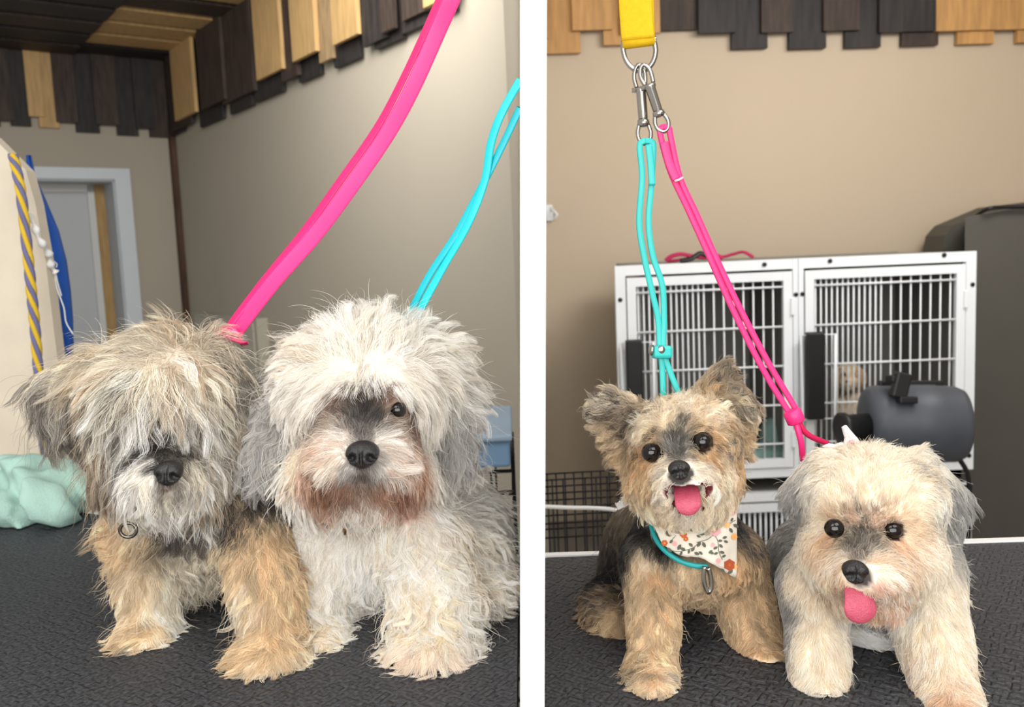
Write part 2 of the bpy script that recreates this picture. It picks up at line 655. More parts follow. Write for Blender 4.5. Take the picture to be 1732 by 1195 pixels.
def tongue(root, pts, ws, th, tilt=0):
    # pts: (px, py, Y) down the middle of the tongue, ws: half widths in px
    m = 26
    path = smooth_path([P(*p) for p in pts], 14)
    idx = np.linspace(0, len(path) - 1, m)
    wl = np.interp(np.linspace(0, 1, m), np.linspace(0, 1, len(ws)), ws)
    a = math.radians(tilt)
    ax = RIGHT * math.cos(a) + DOWN * math.sin(a)
    vs, fs, n = [], [], 24
    for i in range(m):
        k = int(idx[i])
        p = path[k]
        t = (path[min(k + 2, len(path) - 1)] - path[max(k - 2, 0)]).normalized()
        u = (ax - t * ax.dot(t)).normalized()
        nn = u.cross(t)
        if nn.dot(VIEW) > 0: nn = -nn
        s = (p - CAM).dot(VIEW) / F
        end = math.sqrt(max(.02, 1 - max(0, (i / (m - 1) - .62) / .38) ** 2.2))
        w = wl[i] * s * end
        h = th * (.35 + .65 * end)
        for j in range(n):
            b = 2 * math.pi * j / n
            x, y = math.cos(b), math.sin(b)
            x = math.copysign(abs(x) ** .75, x)
            y = math.copysign(abs(y) ** .7, y)
            if y > 0:
                y *= (1 - .42 * math.exp(-(x / .13) ** 2) * (1 - (i / (m - 1)) ** 3)) * (.78 + .22 * math.cos(x * 3))
            vs.append(p + u * (x * w) + nn * (y * h))
    for i in range(m - 1):
        for j in range(n):
            fs.append((i * n + j, i * n + (j + 1) % n, (i + 1) * n + (j + 1) % n, (i + 1) * n + j))
    fs += [tuple(range(n - 1, -1, -1)), tuple((m - 1) * n + j for j in range(n))]
    o = MB().add(vs, fs, True).build('tongue', TONGUE_M, root)
    o['label'] = 'pink tongue hanging out'
    return o

# ================================================================ left room, left dog: shaggy grizzled coat, fringe over the eyes
CR, CR2, GR, DG, GO, GO2, WH, BK, TN = 'dccfb4', 'efe6d2', '9a948a', '5e564c', 'cfab7a', 'e2c79b', 'f0ece4', '2b2623', 'b79c78'
def dog_one():
    root = thing('dog', 'shaggy grey and tan dog with hair falling over its eyes, before its haircut', 'dog', T(330, 1090, TABLE_Z))
    d = Dog()
    d.e(272, 685, .955, 118, 112, .085)
    d.e(283, 805, .885, 66, 56, .052)
    d.e(272, 790, .935, 108, 78, .07)
    d.t((165, 605, .955), (72, 650, .945), (98, 715, .94), .010)
    d.t((165, 605, .955), (150, 700, .955), (98, 715, .94), .009)
    d.t((355, 590, .955), (412, 650, .95), (408, 735, .94), .011)
    d.t((355, 590, .955), (360, 690, .94), (408, 735, .94), .009)
    d.c((285, 790, 1.0, 85), (320, 900, 1.02, 88))
    d.e(325, 890, 1.0, 106, 54, .09)
    d.c((345, 885, 1.0, 88), (400, 850, 1.22, 92))
    d.c((415, 900, 1.24, 70), (440, 930, 1.24, 50))
    d.c((228, 890, .985, 50), (250, 990, .965, 42), (258, 1060, .955, 38))
    d.e(247, 1080, .935, 52, 26, .042)
    d.c((428, 880, .96, 66), (452, 990, .91, 50), (468, 1080, .89, 47))
    d.e(455, 1112, .868, 70, 30, .045)
    d.holes.append((P(283, 800, .833), .0125)); d.skin.append((P(283, 800, .835), .014, '4a4542'))
    s = [
     # crown and parting
     (300, 580, -100, 62, .5, CR, TN, .35), (340, 585, -60, 60, .4, CR, DG, .4), (250, 592, 205, 55, .4, CR, GR, .35), (205, 600, 190, 55, .4, CR, TN, .4),
     (180, 625, 150, 60, .3, CR2, TN, .45), (225, 640, 120, 85, .3, CR2, DG, .34), (280, 625, 95, 95, .35, CR2, TN, .4), (330, 620, 70, 95, .35, CR2, TN, .45),
     (375, 610, 50, 80, .25, CR, DG, .45), (240, 690, 110, 88, .3, WH, DG, .34), (275, 680, 95, 88, .4, WH, DG, .36), (308, 690, 75, 88, .32, WH, DG, .3), (350, 680, 62, 95, .25, CR2, DG, .36),
     (200, 690, 115, 95, .22, CR2, DG, .4), (178, 740, 105, 85, .18, TN, DG, .45), (165, 800, 95, 70, .15, DG, TN, .45),
     # fringe above the stop
     (262, 716, 98, 34, .3, BK, GR, .42), (284, 714, 84, 36, .3, BK, GR, .42), (228, 735, 108, 74, .3, WH, DG, .3), (325, 735, 70, 76, .3, WH, TN, .35), (370, 740, 68, 80, .2, CR2, GR, .45), (255, 742, 100, 26, .3, BK, GR, .4), (288, 744, 85, 26, .3, BK, GR, .4),
     # dark stop between the eyes
     (262, 762, 80, 16, .2, BK, DG, .15), (240, 768, 120, 18, .2, BK, DG, .2), (300, 765, 60, 18, .2, BK, DG, .2), (275, 782, 90, 10, .15, BK, DG, .2),
     # muzzle, cheeks, chin
     (245, 790, 140, 45, .25, WH, CR, .2), (235, 820, 110, 55, .25, WH, CR, .2), (320, 792, 40, 45, .25, CR2, CR, .3), (335, 815, 65, 52, .25, WH, TN, .2),
     (283, 827, 90, 7, .1, '5a4a42', '8d8074', .3), (283, 840, 90, 36, .25, CR2, GR, .25), (260, 840, 105, 52, .25, WH, CR, .15), (310, 845, 75, 52, .25, WH, CR, .2), (283, 865, 92, 50, .2, WH, CR, .15),
     (215, 860, 105, 60, .2, WH, CR, .4), (345, 860, 75, 58, .2, WH, CR2, .3), (195, 850, 98, 62, .15, CR2, TN, .4), (375, 800, 75, 70, .15, CR2, TN, .4),
     (390, 760, 78, 70, .12, TN, DG, .5), (165, 850, 85, 50, .12, GO2, TN, .4), (385, 830, 80, 50, .1, TN, BK, .4),
     # ears
     (150, 625, 150, 70, .2, CR, TN, .4), (110, 635, 150, 62, .2, CR, GR, .5), (75, 660, 100, 78, .14, GR, DG, .5), (100, 690, 80, 72, .12, GR, DG, .55), (140, 680, 88, 60, .1, TN, DG, .5),
     (370, 610, 60, 80, .2, CR, DG, .4), (400, 640, 80, 70, .15, GR, DG, .45), (408, 690, 88, 60, .12, GR, TN, .45), (385, 690, 88, 65, .14, CR, DG, .5), (405, 730, 90, 42, .1, TN, DG, .5),
     # neck, saddle, chest
     (385, 875, 75, 40, .15, BK, DG, .2), (430, 840, 70, 40, .2, BK, DG, .2), (300, 900, 110, 40, .15, DG, BK, .5), (250, 895, 120, 45, .2, GO2, TN, .3), (340, 900, 85, 40, .15, BK, DG, .4),
     (330, 930, 95, 34, .2, CR2, CR, .4), (375, 925, 110, 40, .25, GO2, CR, .4), (195, 905, 170, 42, .3, GO2, GO, .4),
     # left leg
     (215, 930, 125, 45, .25, GO2, GO, .35), (250, 960, 95, 48, .2, GO2, CR2, .35), (280, 960, 75, 48, .2, CR2, CR, .4), (230, 1010, 115, 42, .2, GO2, CR2, .3), (270, 1020, 75, 48, .2, CR2, CR, .4),
     (290, 1050, 65, 42, .25, WH, CR, .4), (240, 1065, 120, 38, .25, GO2, GO, .4), (230, 1085, 150, 34, .25, GO2, GO, .35), (265, 1085, 60, 36, .25, CR2, GO2, .4), (247, 1098, 105, 26, .25, GO2, CR2, .4),
     # right leg
     (410, 890, 95, 40, .15, DG, GO, .55), (445, 900, 90, 42, .15, GO, GO2, .35), (400, 935, 125, 46, .25, GO2, GO, .4), (450, 960, 90, 45, .18, GO, GO2, .35), (480, 960, 75, 45, .2, GO2, GO, .4),
     (420, 1010, 110, 46, .22, CR2, GO2, .5), (460, 1030, 92, 46, .18, GO2, GO, .4), (495, 1040, 72, 46, .2, GO2, GO, .4), (430, 1070, 110, 40, .22, GO2, GO, .4), (480, 1080, 80, 42, .22, GO2, GO, .4),
     (410, 1112, 150, 36, .25, GO2, GO, .4), (455, 1115, 100, 34, .25, GO2, GO, .35), (505, 1105, 40, 38, .25, CR2, GO2, .5), (450, 1130, 110, 26, .2, GO2, CR2, .4),
    ]
    build_dog(d, root, s, 125000, rad=.00014, clump=24, clumpy=.74, wave=.08, grav=.45, cvar=.17, stray=.04)
    nose(root, 283, 800, .833, 46, 40, 0)
    # small ring of the collar under the chin
    return root

# ================================================================ left room, right dog: white fluffy coat, brown muzzle
def dog_two():
    root = thing('dog', 'fluffy white dog with a topknot, tear-stained brown muzzle and curly legs', 'dog', T(690, 1090, TABLE_Z))
    IV, W2, BR, PK, GY, G2, CRM = 'f6f0e6', 'e9dfce', '8a6450', 'dcb9a0', 'a09d99', 'c8c4be', 'efd9b4'
    d = Dog()
    d.e(622, 668, .95, 138, 108, .095)
    d.e(612, 775, .875, 92, 68, .06)
    d.e(612, 800, .93, 130, 78, .085)
    d.t((515, 610, .96), (455, 690, .95), (438, 780, .94), .014)
    d.t((515, 610, .96), (500, 730, .95), (438, 780, .94), .012)
    d.t((735, 600, .96), (780, 680, .95), (776, 765, .94), .013)
    d.t((735, 600, .96), (735, 720, .95), (776, 765, .94), .012)
    d.c((620, 840, 1.0, 108), (610, 915, 1.0, 100))
    d.e(690, 905, .99, 92, 85, .085)
    d.c((640, 890, 1.03, 112), (740, 885, 1.1, 100))
    d.e(795, 920, 1.05, 56, 82, .1)
    d.e(830, 985, 1.0, 34, 38, .07)
    d.c((522, 900, .975, 52), (530, 1000, .95, 37), (541, 1060, .935, 33))
    d.e(542, 1078, .92, 46, 22, .04)
    d.c((712, 915, .93, 70), (735, 1020, .905, 66), (738, 1075, .89, 60))
    d.e(732, 1102, .87, 74, 36, .05)
    d.e(590, 1028, 1.0, 48, 20, .04)
    s = [
     # topknot and crown
     (620, 575, -95, 75, .8, IV, W2, .3), (570, 590, -120, 72, .7, IV, W2, .3), (670, 580, -65, 70, .7, IV, W2, .3), (540, 600, 215, 62, .6, IV, CRM, .3), (710, 590, -40, 65, .6, IV, CRM, .3), (505, 630, 190, 55, .45, IV, CRM, .25),
     (740, 620, -15, 60, .5, IV, W2, .3), (600, 610, -100, 70, .65, IV, W2, .3), (650, 610, -70, 66, .6, IV, W2, .3),
     # brow: combed forward and to the sides
     (560, 640, 150, 62, .2, IV, W2, .25, .03), (620, 636, 92, 30, .14, W2, IV, .3, .02), (620, 618, 92, 46, .2, IV, W2, .3, .03), (680, 640, 35, 60, .2, IV, W2, .3, .03), (590, 640, 125, 40, .16, IV, W2, .2, .02), (650, 638, 60, 40, .16, IV, W2, .25, .02), (545, 665, 125, 66, .18, IV, W2, .25, .03), (530, 690, 112, 66, .16, IV, W2, .25, .03), (705, 670, 65, 66, .16, IV, W2, .25, .03), (718, 700, 80, 70, .16, IV, W2, .3, .04),
     (500, 700, 105, 66, .18, IV, W2, .35), (735, 700, 80, 70, .15, IV, W2, .35), (485, 770, 95, 60, .15, IV, G2, .4), (745, 780, 92, 60, .15, IV, G2, .3), (515, 760, 92, 50, .1, W2, CRM, .4),
     (722, 760, 92, 50, .1, IV, W2, .3), (500, 840, 95, 55, .2, IV, G2, .3), (735, 840, 95, 55, .2, IV, G2, .25),
     # eye band: brown above, dark stop
     (565, 672, 120, 14, .2, BR, '4a3830', .5, .02), (600, 668, -85, 16, .2, '4e382a', '2f2824', .5, .02), (625, 668, -80, 16, .2, '453830', '2f2824', .5, .02), (655, 668, -60, 16, .25, BR, '7a6658', .4, .02), (692, 688, 50, 14, .2, '6d4a34', '3c2a20', .4, .02),
     (540, 692, 120, 14, .2, '5a3a28', '2f2824', .4, .02), (612, 700, -90, 22, .2, '35302d', '55504b', .4, .02), (595, 715, 250, 22, .2, '453f3b', '7d766f', .35, .02), (635, 712, -70, 22, .2, '3a3532', '6d6660', .35, .02), (612, 735, -90, 16, .15, '4f4944', '7d766f', .4, .02),
     (560, 712, 195, 26, .2, 'b49a84', W2, .4, .03), (665, 715, -15, 24, .2, 'a9937f', W2, .4, .03), (700, 715, 60, 24, .2, BR, '8a6a50', .4, .03), (520, 712, 120, 22, .2, BR, '6d4a34', .4, .03),
     # muzzle
     (575, 745, 190, 34, .22, IV, PK, .3, .03), (650, 745, -10, 34, .22, IV, PK, .3, .03), (545, 765, 170, 40, .22, PK, W2, .4, .03), (680, 765, 15, 40, .22, PK, IV, .45, .03), (560, 790, 150, 40, .2, W2, PK, .4, .03), (665, 792, 30, 40, .2, IV, PK, .35, .03),
     (520, 790, 130, 40, .2, PK, 'c78f6c', .5, .03), (705, 790, 60, 42, .2, PK, 'c78f6c', .5, .03), (590, 800, 130, 22, .15, IV, G2, .3, .02), (635, 800, 50, 22, .15, IV, G2, .3, .02),
     (545, 825, 120, 38, .2, '9c6a4e', '7a5038', .5, .05), (580, 825, 110, 32, .18, 'ab7a5e', BR, .4, .05), (612, 828, 90, 24, .15, 'b8957c', '8a7262', .4, .05), (590, 803, 120, 5, .08, '3c302a', '6b5a50', .2, .02), (601, 804, 100, 5, .08, '3c302a', '6b5a50', .2, .02), (612, 805, 90, 5, .08, '3c302a', '6b5a50', .2, .02), (623, 804, 80, 5, .08, '3c302a', '6b5a50', .2, .02), (634, 802, 60, 5, .08, '3c302a', '6b5a50', .2, .02), (645, 828, 70, 30, .18, 'ab7a5e', 'c79878', .4, .05), (685, 825, 60, 38, .2, 'a26c52', '7a5038', .4, .05),
     (540, 850, 110, 40, .18, 'c08f70', PK, .5, .05), (690, 850, 75, 40, .18, 'c48f74', PK, .5, .05), (612, 860, 90, 44, .18, IV, 'c9a78e', .25, .06), (580, 868, 95, 48, .18, IV, W2, .3, .06), (650, 868, 82, 48, .18, IV, W2, .3, .06),
     # ears
     (505, 640, 170, 55, .3, IV, G2, .3, .1), (475, 680, 130, 52, .3, G2, GY, .35, .12), (450, 720, 120, 55, .35, G2, GY, .45, .14), (440, 770, 115, 60, .35, G2, GY, .5, .14), (480, 750, 95, 60, .2, IV, GY, .4, .12),
     (750, 620, 10, 58, .35, IV, W2, .3, .08), (770, 660, 35, 58, .3, IV, GY, .3, .1), (785, 700, 65, 56, .25, G2, GY, .5, .12), (790, 755, 85, 56, .2, G2, GY, .55, .12), (755, 720, 85, 60, .15, GY, G2, .45, .12),
     # chest
     (560, 900, 120, 50, .25, IV, W2, .35, .1), (615, 900, 92, 55, .25, IV, W2, .2, .08), (610, 950, 92, 44, .25, 'fbf8f2', IV, .3, .08), (660, 900, 70, 50, .25, IV, CRM, .3, .1), (640, 965, 85, 38, .25, IV, W2, .3, .1), (575, 960, 115, 40, .25, IV, W2, .3, .1),
     (740, 860, 60, 45, .25, G2, IV, .5, .1), (765, 880, 50, 45, .3, CRM, IV, .5, .1), (800, 860, 20, 45, .35, G2, IV, .5, .12), (820, 920, 20, 46, .35, IV, W2, .4, .12), (835, 980, 40, 45, .3, IV, CRM, .4, .12), (790, 960, 70, 46, .3, CRM, IV, .4, .12), (850, 1005, 40, 40, .3, IV, CRM, .3, .12),
     # legs
     (500, 930, 110, 50, .25, IV, W2, .3, .20), (540, 990, 95, 52, .25, IV, W2, .3, .22), (550, 1050, 80, 48, .25, IV, CRM, .35, .22), (545, 1080, 60, 38, .25, CRM, IV, .5, .20),
     (670, 930, 110, 52, .3, IV, W2, .3, .21), (720, 930, 90, 55, .25, IV, CRM, .25, .21), (770, 940, 70, 52, .25, IV, W2, .3, .21), (690, 1000, 105, 55, .3, IV, CRM, .3, .23), (740, 1010, 88, 58, .25, IV, CRM, .35, .23), (785, 1020, 65, 55, .28, IV, W2, .3, .23),
     (695, 1060, 115, 50, .3, IV, CRM, .35, .23), (740, 1060, 90, 52, .25, IV, CRM, .45, .23), (785, 1070, 60, 50, .3, IV, W2, .3, .23), (690, 1105, 130, 42, .25, W2, 'e6c9ae', .5, .1), (735, 1110, 95, 44, .28, 'ecd2b8', W2, .4, .08), (780, 1105, 50, 42, .28, IV, 'e6c9ae', .4, .1), (590, 1030, 20, 40, .3, IV, W2, .4, .23),
    ]
    pe = d.eye(673, 693, .866, 14)
    d.eye(548, 700, .868, 14)
    d.holes += [(pe, .0108), (P(612, 768, .81), .0145)]; d.skin.append((P(612, 768, .813), .017, '4a4542'))
    build_dog(d, root, s, 140000, rad=.00014, clump=30, clumpy=.8, wave=.09, grav=.25, cvar=.07, stray=.04)
    nose(root, 612, 768, .806, 56, 44, 0)
    return root

# ================================================================ right room, left dog: clipped tan and black coat, laughing
def dog_three():
    root = thing('dog', 'clipped tan and black dog with folded ears and open mouth, wearing a floral bandana', 'dog', T(1190, 1130, TABLE_Z))
    T1, T2, LT, OR, BLK, SG, DK, WT = 'd0ad7c', 'e0c69c', 'ebdcc3', 'd6a46a', '1a1a1c', '4c4946', '3a322c', 'e6dccb'
    d = Dog(.018)
    d.e(1158, 745, .85, 92, 72, .065, -8)
    d.e(1151, 812, .805, 60, 42, .05, -5)
    d.e(1155, 815, .845, 98, 62, .06, -5)
    d.e(1163, 868, .82, 58, 24, .036)
    d.t((1072, 690, .865), (1005, 695, .86), (1062, 790, .87), .007)
    d.t((1072, 690, .865), (1010, 690, .85), (1030, 668, .865), .007)
    d.t((1180, 670, .865), (1222, 632, .87), (1255, 760, .87), .007)
    d.t((1222, 632, .87), (1268, 690, .86), (1250, 755, .87), .007)
    d.t((1200, 655, .86), (1218, 635, .862), (1262, 690, .845), .006)
    d.c((1160, 850, .885, 72), (1165, 930, .89, 84))
    d.e(1168, 938, .885, 102, 60, .075)
    d.c((1160, 915, .92, 82), (1110, 930, 1.02, 90))
    d.e(1075, 985, 1.02, 62, 70, .08)
    d.e(1028, 1035, .95, 46, 52, .06)
    d.e(1045, 1075, .92, 48, 18, .05)
    d.c((1098, 950, .865, 48), (1106, 1060, .83, 35), (1104, 1125, .81, 34))
    d.e(1100, 1152, .792, 45, 28, .04)
    d.c((1247, 945, .885, 47), (1266, 1040, .87, 40), (1281, 1090, .855, 36))
    d.e(1291, 1112, .842, 46, 26, .036)
    d.e(1195, 1035, .96, 38, 20, .04)
    d.e(1163, 834, .772, 35, 17, .03, -8, True)
    L, Rr = (1101, 765), (1188, 747)
    d.fd.cone(P(1134, 830, .768), .0065, P(1163, 838, .762), .009, cut=True); d.fd.cone(P(1163, 838, .762), .009, P(1194, 822, .768), .0065, cut=True)
    d.holes += [(P(1137, 831, .768), .008), (P(1191, 824, .768), .0095), (P(1148, 836, .764), .009), (P(1180, 832, .764), .009)]; d.skin += [(P(1137, 831, .77), .009, '5a1f26'), (P(1191, 824, .77), .009, '5a1f26')]
    pl = d.eye(L[0], L[1], .798, 16.5); pr = d.eye(Rr[0], Rr[1], .7865, 16)
    d.holes += [(pl, .0095), (pr, .0092), (P(1150, 795, .77), .0125), (P(1163, 836, .768), .0185)]
    d.skin += [(P(1150, 797, .765), .013, '4a4542'), (P(1163, 843, .78), .021, '5a1f26'), (pl, .012, '2a201a'), (pr, .012, '2a201a')]
    s = [
     # brow and crown
     (1150, 685, -95, 26, .35, LT, T2, .3), (1110, 690, -130, 24, .3, LT, T1, .35), (1190, 680, -60, 24, .3, T2, LT, .4), (1100, 715, 215, 20, .2, LT, T2, .3), (1130, 715, -100, 20, .2, LT, T2, .35), (1175, 705, -70, 20, .2, LT, T1, .35), (1210, 705, -20, 20, .2, LT, T2, .35),
     (1085, 735, 160, 18, .2, LT, T2, .4), (1225, 740, 20, 18, .2, T2, SG, .35), (1110, 740, 170, 12, .15, T1, DK, .25), (1180, 722, -10, 12, .15, T1, DK, .25), (1150, 720, -90, 18, .2, SG, T2, .45),
     # stop
     (1145, 740, -95, 16, .15, SG, BLK, .35), (1132, 760, -110, 15, .15, SG, 'a09a92', .35), (1160, 755, -70, 15, .15, SG, 'a09a92', .35), (1146, 770, -95, 12, .1, SG, BLK, .4),
     # around the eyes
     (1085, 765, 140, 12, .12, OR, DK, .35), (1101, 785, 110, 20, .12, OR, T1, .35), (1205, 745, 30, 12, .12, OR, DK, .3), (1192, 768, 70, 20, .12, OR, T2, .35), (1120, 775, 120, 14, .12, T2, LT, .5), (1172, 762, 60, 12, .12, T2, SG, .3),
     # muzzle and cheeks
     (1130, 795, 155, 18, .2, WT, LT, .4), (1170, 788, 10, 18, .2, WT, LT, .4), (1125, 820, 120, 34, .2, WT, LT, .3), (1195, 808, 45, 34, .2, WT, LT, .3), (1148, 811, 95, 4, .12, WT, LT, .3), (1175, 804, 20, 8, .15, WT, LT, .3), (1163, 808, 60, 4, .12, WT, LT, .3), (1130, 822, 165, 10, .12, WT, LT, .4), (1197, 814, 10, 10, .12, WT, LT, .4), (1140, 818, 170, 8, .05, WT, LT, .3), (1186, 812, 0, 8, .05, WT, LT, .3), (1140, 846, 120, 14, .1, LT, T2, .4), (1190, 840, 75, 12, .06, LT, T2, .4), (1135, 822, 135, 18, .15, WT, LT, .3),
     (1095, 810, 105, 34, .2, T1, T2, .5), (1225, 790, 70, 34, .2, T2, LT, .5), (1075, 800, 105, 32, .2, OR, T2, .5), (1075, 840, 95, 30, .2, T2, LT, .4), (1110, 850, 100, 34, .2, LT, T2, .4), (1230, 830, 85, 32, .2, T2, LT, .5), (1210, 850, 85, 32, .2, LT, T2, .4), (1245, 775, 75, 28, .2, OR, T1, .5),
     (1165, 875, 92, 20, .2, LT, WT, .4), (1135, 872, 100, 26, .2, LT, T2, .4), (1195, 868, 80, 26, .2, LT, T2, .4), (1100, 875, 95, 26, .2, LT, T2, .4), (1225, 862, 85, 26, .2, LT, T1, .4),
     # ears
     (1050, 700, 200, 28, .25, 'b5a083', DK, .4), (1020, 690, 190, 24, .25, 'cdbfa8', SG, .5), (1005, 705, 170, 20, .25, LT, BLK, .4), (1030, 740, 150, 24, .22, T2, 'a58a68', .4), (1050, 765, 130, 28, .22, T2, T1, .4), (1060, 730, 190, 24, .15, '8f7a60', DK, .5),
     (1195, 665, -50, 26, .25, T1, 'a58a68', .4), (1220, 645, -70, 26, .25, 'a08a6c', SG, .5), (1245, 675, 20, 24, .25, SG, 'c9b48f', .5), (1265, 695, 50, 20, .25, LT, SG, .5), (1225, 690, 10, 26, .2, '8f7458', DK, .35), (1255, 725, 45, 26, .22, T2, T1, .4), (1245, 755, 60, 26, .2, T1, '8f8a84', .4), (1228, 720, 20, 22, .15, T1, '8a6a4a', .4),
     # neck, back
     (1075, 900, 115, 22, .15, BLK, SG, .35), (1060, 940, 105, 22, .15, BLK, SG, .2), (1095, 905, 100, 24, .15, SG, BLK, .5), (1120, 925, 95, 24, .15, BLK, SG, .3), (1255, 890, 75, 22, .15, BLK, SG, .3), (1265, 915, 70, 24, .15, 'a58a68', SG, .5), (1240, 890, 90, 20, .15, BLK, SG, .4),
     (1045, 980, 110, 22, .15, BLK, SG, .25),
     # chest and legs
     (1150, 960, 95, 24, .2, 'd8c3a0', T2, .4), (1190, 970, 90, 24, .2, 'cdb48e', T2, .4), (1095, 940, 95, 26, .2, T2, LT, .5), (1080, 965, 100, 26, .2, T2, T1, .4), (1115, 970, 85, 26, .2, T1, OR, .4), (1140, 1000, 95, 24, .2, T2, T1, .4),
     (1085, 1020, 95, 26, .2, T2, T1, .4), (1120, 1040, 82, 26, .2, T1, T2, .4), (1105, 1090, 92, 26, .2, T2, T1, .45), (1080, 1120, 105, 24, .22, T2, T1, .4), (1130, 1110, 75, 24, .22, T2, T1, .4), (1070, 1150, 150, 22, .3, T2, LT, .4), (1100, 1150, 100, 22, .3, T2, OR, .4), (1130, 1150, 40, 22, .3, T2, LT, .4), (1100, 1170, 100, 18, .25, T2, LT, .4),
     (1240, 960, 95, 28, .2, T1, OR, .4), (1270, 960, 70, 28, .2, T1, '9a7c56', .4), (1250, 1020, 92, 28, .2, T1, T2, .4), (1280, 1030, 72, 28, .2, T1, '9a7c56', .4), (1265, 1075, 88, 26, .2, T1, T2, .4), (1300, 1085, 60, 24, .22, T1, '9a7c56', .4), (1270, 1112, 120, 22, .25, T2, T1, .4), (1295, 1112, 90, 22, .25, OR, T2, .5), (1315, 1115, 50, 20, .25, T2, T1, .4),
     (1030, 1010, 160, 34, .3, SG, 'a58a68', .5), (1005, 1040, 150, 32, .3, SG, T1, .5), (1040, 1045, 110, 30, .25, T1, T2, .5), (1050, 1075, 110, 24, .25, T2, T1, .5), (1020, 1075, 120, 26, .25, SG, T1, .5), (1195, 1030, 100, 24, .2, 'bfa27a', T1, .5),
    ]
    build_dog(d, root, s, 120000, h=.0033, rad=.00013, clump=26, clumpy=.66, wave=.13, grav=.18, cvar=.16, stray=.02, dith=.003)
    nose(root, 1150, 795, .752, 37, 32, -8)
    tongue(root, [(1160, 822, .785), (1162, 836, .772), (1164, 854, .764), (1165, 871, .763)], [20, 22, 22, 20], .0036, -6)
    return root

